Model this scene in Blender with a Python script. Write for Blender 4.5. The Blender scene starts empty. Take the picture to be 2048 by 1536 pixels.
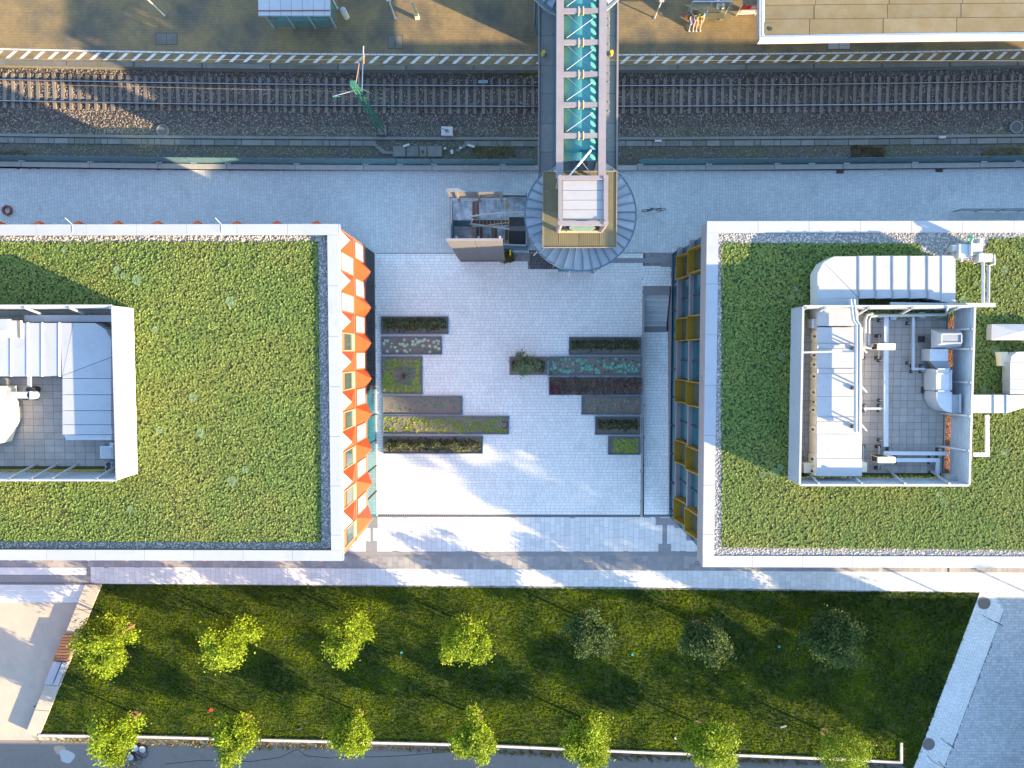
import bpy, math, random
import numpy as np
from mathutils import Vector, Matrix, Euler
random.seed(7); np.random.seed(7)
C = bpy.context.scene.collection
SC = bpy.context.scene

# ------------------------------------------------------------------ camera
H = 50.0; FPX = 1366.0; NX, NY = 1035.0, 705.0        # drone height, focal length and nadir in photo pixels
vx, vy = (NX-1024)/FPX, (768-NY)/FPX
ca = -math.atan(vy); cb = math.atan(vx/math.hypot(1, vy))
ROT = Euler((ca, cb, 0)).to_matrix()
cam = bpy.data.cameras.new('camera'); co = bpy.data.objects.new('camera', cam); C.objects.link(co)
co.location = (0, 0, H); co.rotation_euler = (ca, cb, 0)
cam.sensor_width = 36; cam.lens = FPX*36/2048; cam.clip_end = 3000; cam.clip_start = .5
SC.camera = co
def P(px, py, z=0.0):
    r = ROT @ Vector(((px-1024)/FPX, (768-py)/FPX, -1)); t = (z-H)/r.z
    return Vector((r.x*t, r.y*t, z))
def RC(x0, y0, x1, y1, z=0.0):
    "pixel rectangle -> world rectangle (xmin,ymin,xmax,ymax) on the plane z"
    a, b, c, d = P(x0, y0, z), P(x1, y0, z), P(x1, y1, z), P(x0, y1, z)
    return ((a.x+d.x)/2, (c.y+d.y)/2, (b.x+c.x)/2, (a.y+b.y)/2)

# ------------------------------------------------------------------ light
ELEV = math.radians(16.4); AZ = Vector((.912, -.410)).normalized()
S = Vector((AZ.x*math.cos(ELEV), AZ.y*math.cos(ELEV), math.sin(ELEV)))
w = bpy.data.worlds.new('World'); SC.world = w; w.use_nodes = True
nt = w.node_tree; bg = nt.nodes['Background']
sky = nt.nodes.new('ShaderNodeTexSky'); sky.sky_type = 'NISHITA'; sky.sun_disc = False
sky.sun_elevation = ELEV; sky.sun_rotation = math.atan2(S.x, S.y)
sky.air_density = 1.0; sky.dust_density = .3; sky.ozone_density = 1.0
nt.links.new(sky.outputs[0], bg.inputs[0]); bg.inputs[1].default_value = .15
sl = bpy.data.lights.new('sun', 'SUN'); so = bpy.data.objects.new('sun', sl); C.objects.link(so)
sl.energy = 4.6; sl.angle = math.radians(.55); sl.color = (1.0, .72, .40)
so.rotation_euler = S.to_track_quat('Z', 'Y').to_euler(); so.location = (60, -30, 60)
SC.view_settings.view_transform = 'Standard'; SC.view_settings.look = 'None'
SC.view_settings.exposure = 2.33; SC.view_settings.gamma = 1; SC.view_settings.use_curve_mapping = False
SC.cycles.max_bounces = 6

# ------------------------------------------------------------------ materials
M = {}
LATER = 0
def mat(name, col, rough=.8, metal=0.0, col2=None, scale=3.0, amt=.5, bump=0.0, bscale=30.0, vary=0.0, tint=0.0,
        detail=6, col3=None, scale3=.4, trans=0.0, spec=.5, brick=None, alpha=1.0, coat=0, stain=0):
    """procedural surface: noise between col and col2, a larger patchiness towards col3, per-object and per-face tone, bump"""
    m = bpy.data.materials.new(name); m.use_nodes = True; t = m.node_tree; N = t.nodes; L = t.links
    b = N['Principled BSDF']; b.inputs['Roughness'].default_value = rough; b.inputs['Metallic'].default_value = metal
    b.inputs['Specular IOR Level'].default_value = spec
    if coat: b.inputs['Coat Weight'].default_value = coat
    geo = N.new('ShaderNodeNewGeometry'); pos = geo.outputs['Position']
    def noise(sc, det=detail):
        n = N.new('ShaderNodeTexNoise'); n.inputs['Scale'].default_value = sc; n.inputs['Detail'].default_value = det
        n.inputs['Roughness'].default_value = .65; L.new(pos, n.inputs['Vector']); return n.outputs['Fac']
    def ramp(fac, lo, hi):
        r = N.new('ShaderNodeMapRange'); r.inputs[1].default_value = lo; r.inputs[2].default_value = hi
        L.new(fac, r.inputs[0]); return r.outputs[0]
    def mix(f, a, c, mode='MIX'):
        x = N.new('ShaderNodeMix'); x.data_type = 'RGBA'; x.blend_type = mode
        if isinstance(f, float): x.inputs[0].default_value = f
        else: L.new(f, x.inputs[0])
        for i, v in ((6, a), (7, c)):
            if isinstance(v, tuple): x.inputs[i].default_value = (*v, 1)
            else: L.new(v, x.inputs[i])
        return x.outputs[2]
    cur = col
    if col2 is None: col2 = tuple(c*.72 for c in col)
    cur = mix(ramp(noise(scale), .5-amt*.5, .5+amt*.5) if amt < .99 else noise(scale), col, col2)
    if col3: cur = mix(ramp(noise(scale3, 3), .42, .68), cur, col3)
    if brick:
        bw, bh, mortar, mcol = brick[:4]
        bt = N.new('ShaderNodeTexBrick'); L.new(pos, bt.inputs['Vector'])
        bt.inputs['Scale'].default_value = 1; bt.inputs['Brick Width'].default_value = bw
        bt.inputs['Row Height'].default_value = bh; bt.inputs['Mortar Size'].default_value = mortar
        bt.inputs['Color1'].default_value = (.9, .9, .9, 1); bt.inputs['Color2'].default_value = (1.08, 1.08, 1.08, 1)
        bt.inputs['Mortar'].default_value = (mcol, mcol, mcol, 1)
        if len(brick) > 4:
            mp = N.new('ShaderNodeMapping'); mp.inputs['Rotation'].default_value = (0, 0, brick[4]); L.new(pos, mp.inputs[0]); L.new(mp.outputs[0], bt.inputs['Vector'])
        cur = mix(1.0, cur, bt.outputs['Color'], 'MULTIPLY')
    def tone(fac, k):
        r = N.new('ShaderNodeMapRange'); r.inputs[3].default_value = 1-k; r.inputs[4].default_value = 1+k; L.new(fac, r.inputs[0])
        c = N.new('ShaderNodeCombineColor')
        for i in range(3): L.new(r.outputs[0], c.inputs[i])
        return c.outputs[0]
    if stain:
        f1 = ramp(noise(.55, 8), .54, .74); f2 = ramp(noise(3.3, 5), .60, .72); k = 1-stain
        cur = mix(f1, cur, mix(1.0, cur, (k, k, k*.97), 'MULTIPLY')); cur = mix(f2, cur, mix(1.0, cur, (k, k, k), 'MULTIPLY'))
    if vary:
        oi = N.new('ShaderNodeObjectInfo'); cur = mix(1.0, cur, tone(oi.outputs['Random'], vary), 'MULTIPLY')
    if tint:
        at = N.new('ShaderNodeAttribute'); at.attribute_name = 'tint'; cur = mix(1.0, cur, tone(at.outputs['Fac'], tint), 'MULTIPLY')
    L.new(cur, b.inputs['Base Color']) if not isinstance(cur, tuple) else None
    if bump:
        bn = N.new('ShaderNodeBump'); bn.inputs['Strength'].default_value = min(1, bump); bn.inputs['Distance'].default_value = .03*max(1, bump)
        L.new(noise(bscale, 4), bn.inputs['Height']); L.new(bn.outputs[0], b.inputs['Normal'])
    if trans:
        out = N['Material Output']; tr = N.new('ShaderNodeBsdfTranslucent'); ms = N.new('ShaderNodeMixShader')
        ms.inputs[0].default_value = trans; L.new(cur, tr.inputs[0]); L.new(b.outputs[0], ms.inputs[1]); L.new(tr.outputs[0], ms.inputs[2])
        L.new(ms.outputs[0], out.inputs[0])
    if alpha < 1:
        out = N['Material Output']; tr = N.new('ShaderNodeBsdfTransparent'); ms = N.new('ShaderNodeMixShader')
        tr.inputs[0].default_value = (.75, .9, .93, 1) if alpha > .3 else (.95, .97, .96, 1)
        ms.inputs[0].default_value = alpha; L.new(tr.outputs[0], ms.inputs[1]); L.new(b.outputs[0], ms.inputs[2]); L.new(ms.outputs[0], out.inputs[0])
    M[name] = m; return m
mat('terrain', (.16, .17, .13), .95, col2=(.10, .12, .08), scale=.3, bump=.3)
mat('plaza_stone', (.73, .77, .765), .8, col2=(.68, .72, .715), scale=.7, amt=.8, tint=.055, vary=.10, stain=.14, bump=.15, bscale=40, col3=(.64, .69, .69), scale3=.18)
mat('plaza_joint', (.25, .26, .27), .9, col2=(.12, .12, .13))
mat('street_stone', (.48, .525, .535), .8, col2=(.43, .475, .485), scale=.5, amt=.8, stain=.16, tint=.07, bump=.15, col3=(.40, .455, .475), scale3=.15)
mat('apron_stone', (.58, .60, .60), .75, stain=.12, col2=(.51, .54, .55), scale=1.5, amt=.8, tint=.06, vary=.06, bump=.1, bscale=50)
mat('band_stone', (.25, .26, .27), .8, col2=(.20, .21, .22), scale=2, tint=.1, vary=.14, bump=.15, col3=(.30, .29, .27), scale3=.3)
mat('band_plain', (.22, .23, .245), .8, col2=(.18, .19, .2), scale=2, vary=.05, bump=.1)
mat('oval_green', (.22, .32, .27), .4)
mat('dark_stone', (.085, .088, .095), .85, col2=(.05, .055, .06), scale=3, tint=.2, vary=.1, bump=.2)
mat('east_stone', (.50, .545, .555), .8, col2=(.44, .485, .50), stain=.18, scale=.9, tint=.14, bump=.15, col3=(.42, .465, .485), scale3=.16)
mat('platform', (.235, .17, .075), .85, col2=(.165, .122, .06), stain=.25, scale=.9, bump=.25, bscale=25, col3=(.085, .08, .062), scale3=.28, brick=(.22, .11, .012, .55))
mat('coping', (.13, .13, .125), .85, col2=(.09, .09, .085), scale=2, vary=.12, bump=.2, col3=(.09, .09, .06), scale3=.8)
mat('paint', (.62, .62, .60), .7, col2=(.36, .36, .34), scale=9, amt=.5, vary=.05)
mat('ballast', (.082, .067, .056), .95, col2=(.05, .045, .042), scale=14, amt=.6, bump=1, bscale=16, col3=(.085, .075, .07), scale3=.5)
mat('stone_bit', (.21, .175, .15), .9, col2=(.12, .11, .10), scale=5, tint=.75, amt=.6)
mat('weedy_soil', (.095, .092, .085), .95, col2=(.055, .06, .05), scale=5, amt=.6, bump=.8, bscale=20, col3=(.07, .09, .045), scale3=.6)
mat('rail', (.10, .072, .06), .45, .6, col2=(.14, .09, .07), scale=8)
mat('rail_top', (.42, .43, .46), .25, .9)
mat('sleeper', (.165, .135, .10), .85, stain=.3, col2=(.12, .10, .078), scale=6, vary=.15, bump=.2, col3=(.17, .155, .14), scale3=.3)
mat('concrete', (.34, .34, .33), .85, col2=(.25, .25, .25), scale=2.5, vary=.07, bump=.25, bscale=30)
mat('old_concrete', (.17, .175, .17), .9, col2=(.11, .12, .115), scale=2.5, vary=.18, bump=.3, bscale=20, col3=(.12, .125, .11), scale3=.6)
mat('warm_concrete', (.42, .375, .30), .85, col2=(.31, .30, .27), scale=1.0, vary=.04, bump=.15, bscale=30)
mat('pale_concrete', (.46, .46, .44), .8, col2=(.38, .38, .37), scale=2, vary=.05, bump=.15)
mat('asphalt', (.20, .192, .175), .9, stain=.2, col2=(.155, .15, .142), scale=2.2, amt=.7, bump=.3, bscale=40, col3=(.19, .185, .175), scale3=.35)
mat('lawn', (.025, .042, .003), .95, col2=(.012, .021, .003), scale=5, amt=.5, bump=1, bscale=14, col3=(.06, .075, .006), scale3=.5)
mat('grass', (.050, .120, .003), .8, col2=(.020, .055, .002), scale=1.2, amt=.5, tint=.5, col3=(.19, .28, .003), scale3=.30, trans=.5, spec=.2)  # patch tone raised and base lowered for sun and shade contrast
mat('sedum_base', (.05, .065, .02), .95, col2=(.03, .04, .015), scale=8, bump=1, bscale=14)
mat('sedum', (.175, .25, .062), .75, col2=(.12, .185, .045), scale=1.6, amt=.6, tint=.30, col3=(.205, .235, .06), scale3=.22, spec=.25, trans=.15)
mat('olive_leaf', (.19, .22, .12), .7, col2=(.11, .14, .07), scale=3, tint=.45, trans=.25, spec=.2)
mat('pale_sedum', (.17, .24, .11), .75, col2=(.12, .18, .08), scale=6, tint=.3, spec=.3)
mat('leaf', (.23, .31, .012), .6, col2=(.14, .22, .010), scale=2.5, tint=.45, trans=.3, spec=.25)
mat('shaded_leaf', (.075, .125, .035), .7, col2=(.045, .08, .02), scale=3, tint=.45, trans=.25, spec=.2)  # darkened copy of leaf for the lawn trees standing in shade
mat('dark_leaf', (.085, .10, .04), .7, col2=(.045, .06, .022), scale=5, tint=.7, trans=.2)
mat('yellow_leaf', (.21, .27, .04), .6, col2=(.12, .18, .03), scale=4, tint=.6, trans=.25)
mat('teal_leaf', (.10, .28, .21), .55, col2=(.05, .17, .13), scale=5, tint=.6)
mat('pale_leaf', (.34, .42, .34), .6, col2=(.2, .28, .2), scale=5, tint=.45)
mat('low_leaf', (.07, .14, .065), .7, col2=(.04, .08, .035), scale=5, tint=.5)
mat('brown_leaf', (.20, .155, .125), .8, col2=(.11, .085, .07), scale=4, tint=.6)
mat('magenta_leaf', (.22, .03, .08), .7, col2=(.14, .02, .05), scale=6, tint=.4)
mat('weed', (.13, .15, .03), .8, col2=(.19, .13, .04), scale=3, tint=.5, trans=.2)
mat('rust_weed', (.12, .06, .025), .8, col2=(.08, .08, .025), scale=3, tint=.5)
mat('soil', (.19, .17, .155), .95, col2=(.14, .125, .115), scale=9, amt=.6, bump=1, bscale=18, col3=(.15, .15, .145), scale3=1.2)
mat('bark', (.16, .11, .07), .9, col2=(.09, .065, .045), scale=12, bump=.5)
mat('mulch', (.22, .14, .06), .95, col2=(.14, .09, .04), scale=14, bump=1)
mat('wood', (.17, .085, .045), .7, col2=(.10, .05, .028), scale=8, vary=.2, bump=.3)
mat('stake', (.36, .26, .15), .8, col2=(.26, .19, .11), scale=6)
mat('steel_blue', (.10, .17, .22), .5, .3, col2=(.08, .13, .17), scale=4)
mat('white_metal', (.37, .39, .42), .6, .05, stain=.20, col2=(.30, .325, .36), scale=1.2, amt=.7, vary=.03)
mat('cap_metal', (.34, .365, .41), .6, .1, stain=.14, col2=(.29, .32, .37), scale=.6, amt=.8, vary=.03)
mat('blue_trim', (.26, .36, .52), .5, .2)
mat('galv', (.50, .54, .58), .42, .45, col2=(.38, .42, .46), scale=1.4, amt=.6, vary=.05, bump=.08, bscale=12)
mat('galv_dark', (.24, .27, .30), .5, .4, col2=(.17, .19, .22), scale=2, vary=.08)
mat('lilac_metal', (.24, .22, .24), .55, .1, stain=.15, col2=(.19, .18, .20), scale=2, amt=.6, vary=.03)
mat('zinc', (.30, .35, .39), .5, .25, stain=.18, col2=(.23, .28, .33), scale=1.4, amt=.7, vary=.14)
mat('zinc_seam', (.13, .18, .24), .5, .3)
mat('cream', (.45, .38, .22), .6, col2=(.4, .34, .2), scale=1)
mat('cream_box', (.70, .64, .50), .55, col2=(.60, .54, .42), scale=2)
mat('orange', (.35, .058, .010), .5, stain=.15, col2=(.29, .047, .009), scale=.7, amt=.7, vary=.07)
mat('salmon', (.42, .10, .05), .6, col2=(.36, .085, .045), scale=.8, vary=.05)
mat('white_panel', (.82, .80, .78), .5)
mat('blind', (.46, .49, .54), .25, col2=(.38, .42, .49), scale=.9, amt=.8, coat=.5)
mat('window_glass', (.025, .045, .055), .08, col2=(.05, .085, .075), scale=1.2, spec=.8)
mat('tan_frame', (.27, .22, .14), .6)
mat('black', (.02, .022, .028), .6, col2=(.03, .03, .035))
mat('slat_dark', (.055, .062, .075), .55, .2, vary=.2)
mat('teal_glass', (.004, .055, .085), .16, col2=(.006, .085, .12), scale=.7, spec=.35, vary=.15)
mat('yellow', (.27, .165, .006), .45, col2=(.22, .13, .006), scale=1.5, vary=.06)
mat('teal_roof', (.045, .25, .265), .65, stain=.12, col2=(.035, .21, .23), scale=1.1, amt=.7, vary=.05, spec=.6)
mat('fence_glass', (.17, .33, .40), .08, alpha=.55)
mat('shelter_glass', (.20, .34, .32), .08, alpha=.4)
mat('clear_glass', (.45, .5, .48), .08, alpha=.12)
mat('deck', (.25, .235, .21), .85, col2=(.17, .175, .18), scale=3, vary=.08, bump=.3, bscale=30, col3=(.19, .2, .21), scale3=.7)
mat('grating', (.20, .17, .08), .55, .3, col2=(.14, .13, .075), scale=2, vary=.1)
mat('roof_tile', (.32, .31, .29), .85, col2=(.26, .25, .24), scale=2.5, vary=.09, bump=.15)
mat('gravel_base', (.24, .24, .24), .95, col2=(.17, .17, .17), scale=22, bump=1, bscale=22)
mat('gravel', (.40, .38, .36), .9, col2=(.30, .29, .28), scale=9, tint=.35)
mat('rust_gravel', (.24, .11, .06), .9, col2=(.22, .09, .04), scale=9, tint=.5)
mat('felt', (.165, .135, .07), .9, col2=(.13, .11, .062), scale=2.5, vary=.09, bump=.35, bscale=30, col3=(.17, .15, .10), scale3=.9)
mat('mast_green', (.03, .15, .10), .6, col2=(.02, .11, .08), scale=5)
mat('insulator', (.42, .22, .12), .4)
mat('rusty', (.20, .06, .04), .8, col2=(.12, .04, .03), scale=9)
mat('signal_yellow', (.70, .48, .02), .5)
mat('step_edge', (.55, .30, .03), .7)
mat('tread', (.22, .25, .28), .7, col2=(.16, .18, .20), scale=4, amt=.6, vary=.12, col3=(.42, .46, .52), scale3=1.6)
mat('tread_brown', (.13, .075, .06), .8, col2=(.09, .055, .045), scale=4, vary=.15)
mat('red', (.75, .03, .03), .5)
mat('poster_red', (.80, .08, .06), .5)
mat('skin', (.62, .36, .24), .6); mat('hair', (.05, .03, .02), .6); mat('fair_hair', (.30, .16, .07), .6)
mat('denim', (.12, .22, .42), .8); mat('lime', (.45, .55, .03), .8); mat('olive', (.12, .11, .05), .8); mat('navy', (.03, .05, .09), .8)
mat('bag_blue', (.05, .16, .50), .7); mat('white_cloth', (.75, .75, .73), .8); mat('brown_bag', (.25, .10, .05), .7)
mat('blue_plastic', (.03, .25, .35), .5); mat('green_hose', (.02, .35, .22), .5); mat('rubber', (.025, .025, .03), .7)
mat('cladding', (.215, .205, .195), .5, .2, col2=(.18, .175, .17), scale=1.2)
mat('lift_roof', (.33, .335, .35), .5, .1, col2=(.27, .28, .30), scale=1.6, amt=.7)
mat('brick_wall', (.30, .14, .09), .85, col2=(.24, .11, .07), scale=3, vary=.05)
mat('patch_white', (.42, .46, .48), .8, col2=(.34, .38, .40), scale=3); mat('patch_pink', (.42, .33, .26), .8, col2=(.34, .27, .22), scale=4)

# ------------------------------------------------------------------ mesh helpers
class MB:
    def __init__(s): s.v = []; s.f = []; s.t = []
    def add(s, vs, fs, tint=None):
        o = len(s.v); s.v += [tuple(v) for v in vs]; s.f += [tuple(i+o for i in f) for f in fs]
        s.t += [random.random() if tint is None else tint]*len(fs); return s
    def box(s, x0, y0, z0, x1, y1, z1, bottom=True):
        vs = [(x0,y0,z0),(x1,y0,z0),(x1,y1,z0),(x0,y1,z0),(x0,y0,z1),(x1,y0,z1),(x1,y1,z1),(x0,y1,z1)]
        fs = [(4,5,6,7),(0,1,5,4),(1,2,6,5),(2,3,7,6),(3,0,4,7)] + ([(3,2,1,0)] if bottom else [])
        return s.add(vs, fs)
    def prism(s, pts, z0, z1, bottom=True):
        n = len(pts); a = sum(pts[i][0]*pts[(i+1)%n][1]-pts[(i+1)%n][0]*pts[i][1] for i in range(n))
        if a < 0: pts = list(pts)[::-1]
        vs = [(p[0],p[1],z0) for p in pts]+[(p[0],p[1],z1) for p in pts]
        fs = [tuple(range(n, 2*n))]+[(i,(i+1)%n,n+(i+1)%n,n+i) for i in range(n)]
        if bottom: fs.append(tuple(range(n-1,-1,-1)))
        return s.add(vs, fs)
    def bar(s, a, b, w, h=None, up=Vector((0,0,1))):
        "square bar between two points"
        a = Vector(a); b = Vector(b); d = (b-a).normalized(); h = h or w
        if abs(d.dot(up)) > .98: up = Vector((1,0,0))
        r = d.cross(up).normalized()*w/2; u = r.cross(d).normalized()*h/2
        vs = [a-r-u,a+r-u,a+r+u,a-r+u,b-r-u,b+r-u,b+r+u,b-r+u]
        return s.add(vs, [(0,1,2,3),(7,6,5,4),(0,4,5,1),(1,5,6,2),(2,6,7,3),(3,7,4,0)])
    def tube(s, pts, r, n=8, r2=None):
        pts = [Vector(p) for p in pts]; o = len(s.v); m = len(pts)
        for k, p in enumerate(pts):
            d = (pts[min(k+1,m-1)]-pts[max(k-1,0)]).normalized()
            up = Vector((0,0,1)) if abs(d.z) < .95 else Vector((1,0,0))
            a = d.cross(up).normalized(); b = d.cross(a)
            rr = r if r2 is None else r+(r2-r)*k/max(1,m-1)
            s.v += [tuple(p+a*math.cos(t)*rr+b*math.sin(t)*rr) for t in (2*math.pi*i/n for i in range(n))]
        fs = [(o+k*n+i,o+k*n+(i+1)%n,o+(k+1)*n+(i+1)%n,o+(k+1)*n+i) for k in range(m-1) for i in range(n)]
        fs += [tuple(o+i for i in range(n))[::-1], tuple(o+(m-1)*n+i for i in range(n))]
        s.f += fs; s.t += [random.random()]*len(fs); return s
    def cyl(s, c, r, z0, z1, n=20, r1=None):
        r1 = r if r1 is None else r1
        vs = [(c[0]+r*math.cos(t),c[1]+r*math.sin(t),z0) for t in (2*math.pi*i/n for i in range(n))]
        vs += [(c[0]+r1*math.cos(t),c[1]+r1*math.sin(t),z1) for t in (2*math.pi*i/n for i in range(n))]
        return s.add(vs, [tuple(range(n,2*n)), tuple(range(n-1,-1,-1))]+[(i,(i+1)%n,n+(i+1)%n,n+i) for i in range(n)])
    def ring(s, c, r0, r1, z0, z1, n=28, a0=0, a1=2*math.pi):
        full = abs(a1-a0-2*math.pi) < 1e-6; k = n if full else n+1
        ts = [a0+(a1-a0)*i/n for i in range(k)]; vs = []
        for r, z in ((r0,z0),(r1,z0),(r1,z1),(r0,z1)): vs += [(c[0]+r*math.cos(t),c[1]+r*math.sin(t),z) for t in ts]
        fs = []
        for i in range(n):
            j = (i+1)%k
            for q in range(4): fs.append((q*k+i,q*k+j,((q+1)%4)*k+j,((q+1)%4)*k+i))
        return s.add(vs, fs)
    def sphere(s, c, r, n=8, sz=1.0):
        vs = [(c[0],c[1],c[2]-r*sz)]; m = n//2
        for k in range(1, m):
            ph = -math.pi/2+math.pi*k/m
            vs += [(c[0]+r*math.cos(ph)*math.cos(t),c[1]+r*math.cos(ph)*math.sin(t),c[2]+r*sz*math.sin(ph)) for t in (2*math.pi*i/n for i in range(n))]
        vs.append((c[0],c[1],c[2]+r*sz)); l = len(vs)-1
        fs = [(0,1+(i+1)%n,1+i) for i in range(n)]
        for k in range(m-2): fs += [(1+k*n+i,1+k*n+(i+1)%n,1+(k+1)*n+(i+1)%n,1+(k+1)*n+i) for i in range(n)]
        fs += [(l,1+(m-2)*n+i,1+(m-2)*n+(i+1)%n) for i in range(n)]
        return s.add(vs, fs)
    def rbox(s, c, sx, sy, z0, z1, a):
        ca_, sa = math.cos(a), math.sin(a)
        return s.prism([(c[0]+x*ca_-y*sa, c[1]+x*sa+y*ca_) for x, y in ((-sx/2,-sy/2),(sx/2,-sy/2),(sx/2,sy/2),(-sx/2,sy/2))], z0, z1)
    def mesh(s, name, m):
        me = bpy.data.meshes.new(name); me.from_pydata(s.v, [], s.f)
        at = me.attributes.new('tint', 'FLOAT', 'FACE'); at.data.foreach_set('value', s.t)
        me.materials.append(M[m]); me.update(); me.shade_flat(); return me
def tag(o, label=None, cat=None, group=None, kind=None):
    for k, v in (('label', label), ('category', cat), ('group', group), ('kind', kind)):
        if v: o[k] = v
    return o
def link(name, me, parent=None, loc=None, rz=0):
    o = bpy.data.objects.new(name, me); C.objects.link(o)
    if parent is not None:
        o.parent = parent; o.matrix_parent_inverse = ROOTINV.get(parent.name, Matrix())
    if loc is not None: o.location = loc
    if rz: o.rotation_euler.z = rz
    return o
ROOTINV = {}
def ob(name, mb, m, parent=None): return link(name, mb.mesh(name, m), parent)
def root(name, loc, label, cat, group=None):
    o = bpy.data.objects.new(name, None); C.objects.link(o); o.location = loc; o.empty_display_size = .2
    ROOTINV[o.name] = Matrix.Translation(-Vector(loc)); return tag(o, label, cat, group)
def struct(name, mb, m): return tag(ob(name, mb, m), kind='structure')
def stuff(name, mb, m, parent=None, label=None, cat=None): return tag(ob(name, mb, m, parent), label, cat, kind='stuff')
def thing(name, mb, m, label, cat, group=None): return tag(ob(name, mb, m), label, cat, group)

# merged scattering with numpy
def npmesh(name, V, F, T, m):
    "V (n,3) F (k,3 or 4) T (k)"
    me = bpy.data.meshes.new(name); n, k, c = len(V), len(F), F.shape[1]
    me.vertices.add(n); me.vertices.foreach_set('co', V.astype('f').ravel())
    me.loops.add(k*c); me.loops.foreach_set('vertex_index', F.astype('i').ravel())
    me.polygons.add(k); me.polygons.foreach_set('loop_start', np.arange(0, k*c, c, dtype='i')); me.polygons.foreach_set('loop_total', np.full(k, c, dtype='i'))
    me.update(calc_edges=True); at = me.attributes.new('tint', 'FLOAT', 'FACE'); at.data.foreach_set('value', T.astype('f'))
    me.materials.append(M[m]); me.validate(); me.shade_flat(); return me
def inst(tv, tf, pos, scale, rng, tilt=.3, zs=1.0):
    "copies of one small template merged: tv (a,3), tf (b,c)"
    n = len(pos); a = len(tv); sc = scale[:, None, None]
    th = rng.random(n)*6.283; ct, st = np.cos(th), np.sin(th)
    x = tv[None,:,0]*ct[:,None]-tv[None,:,1]*st[:,None]; y = tv[None,:,0]*st[:,None]+tv[None,:,1]*ct[:,None]
    z = np.repeat(tv[None,:,2], n, 0)*zs
    tx = (rng.random(n)-.5)*2*tilt; ty = (rng.random(n)-.5)*2*tilt
    x = x+z*tx[:,None]; y = y+z*ty[:,None]; z = z-(x*tx[:,None]+y*ty[:,None])*.6
    V = np.stack([x,y,z], 2)*sc+pos[:,None,:]
    F = tf[None]+(np.arange(n)*a)[:,None,None]
    T = np.repeat(rng.random(n), len(tf))
    return V.reshape(-1,3), F.reshape(-1, tf.shape[1]), T
OCT = (np.array([(1,0,0),(0,1,.1),(-1,.1,0),(0,-1,0),(.1,0,.8),(0,0,-.8)], 'f'), np.array([(0,1,4),(1,2,4),(2,3,4),(3,0,4)]))
def leafrose(n, up=.6, wd=.35):
    vs = []; fs = []
    for i in range(n):
        a = 6.283*i/n; u = np.array([math.cos(a), math.sin(a), up*(1 if i%2 else .6)]); s_ = np.array([-math.sin(a), math.cos(a), 0])*wd
        vs += [(0,0,0), tuple(u*.6+s_), tuple(u), tuple(u*.6-s_)]; fs.append((4*i,4*i+1,4*i+2,4*i+3))
    return np.array(vs, 'f'), np.array(fs)
ROSE = leafrose(6); ROSE5 = leafrose(5, .25, .4); SPIKE = leafrose(5, 1.6, .22); STAR = leafrose(7, .35, .2)
def inpoly(x, y, poly):
    c = np.zeros(len(x), bool); n = len(poly)
    for i in range(n):
        x0, y0 = poly[i][:2]; x1, y1 = poly[(i+1)%n][:2]
        hit = ((y0 > y) != (y1 > y)); xi = (x1-x0)*(y-y0)/((y1-y0) if y1 != y0 else 1e-9)+x0; c ^= hit & (x < xi)
    return c
def spread(poly, dens, z, seed, holes=()):
    rng = np.random.default_rng(seed); xs = [p[0] for p in poly]; ys = [p[1] for p in poly]
    n = int(dens*(max(xs)-min(xs))*(max(ys)-min(ys)))
    x = min(xs)+rng.random(n)*(max(xs)-min(xs)); y = min(ys)+rng.random(n)*(max(ys)-min(ys))
    k = inpoly(x, y, poly)
    for h in holes: k &= ~inpoly(x, y, h)
    return np.stack([x[k], y[k], np.full(k.sum(), z)], 1), rng
def scatter(name, tmpl, poly, dens, z, size, m, seed, parent=None, holes=(), tilt=.3, zs=1.0, label=None, cat=None, jz=0):
    pos, rng = spread(poly, dens, z, seed, holes)
    if jz: pos[:,2] += rng.random(len(pos))*jz
    V, F, T = inst(tmpl[0], tmpl[1], pos, size*(.55+.9*rng.random(len(pos))), rng, tilt, zs)
    o = link(name, npmesh(name, V, F, T, m), parent); return tag(o, label, cat, kind='stuff')
def rectp(r): return [(r[0],r[1]),(r[2],r[1]),(r[2],r[3]),(r[0],r[3])]

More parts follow.
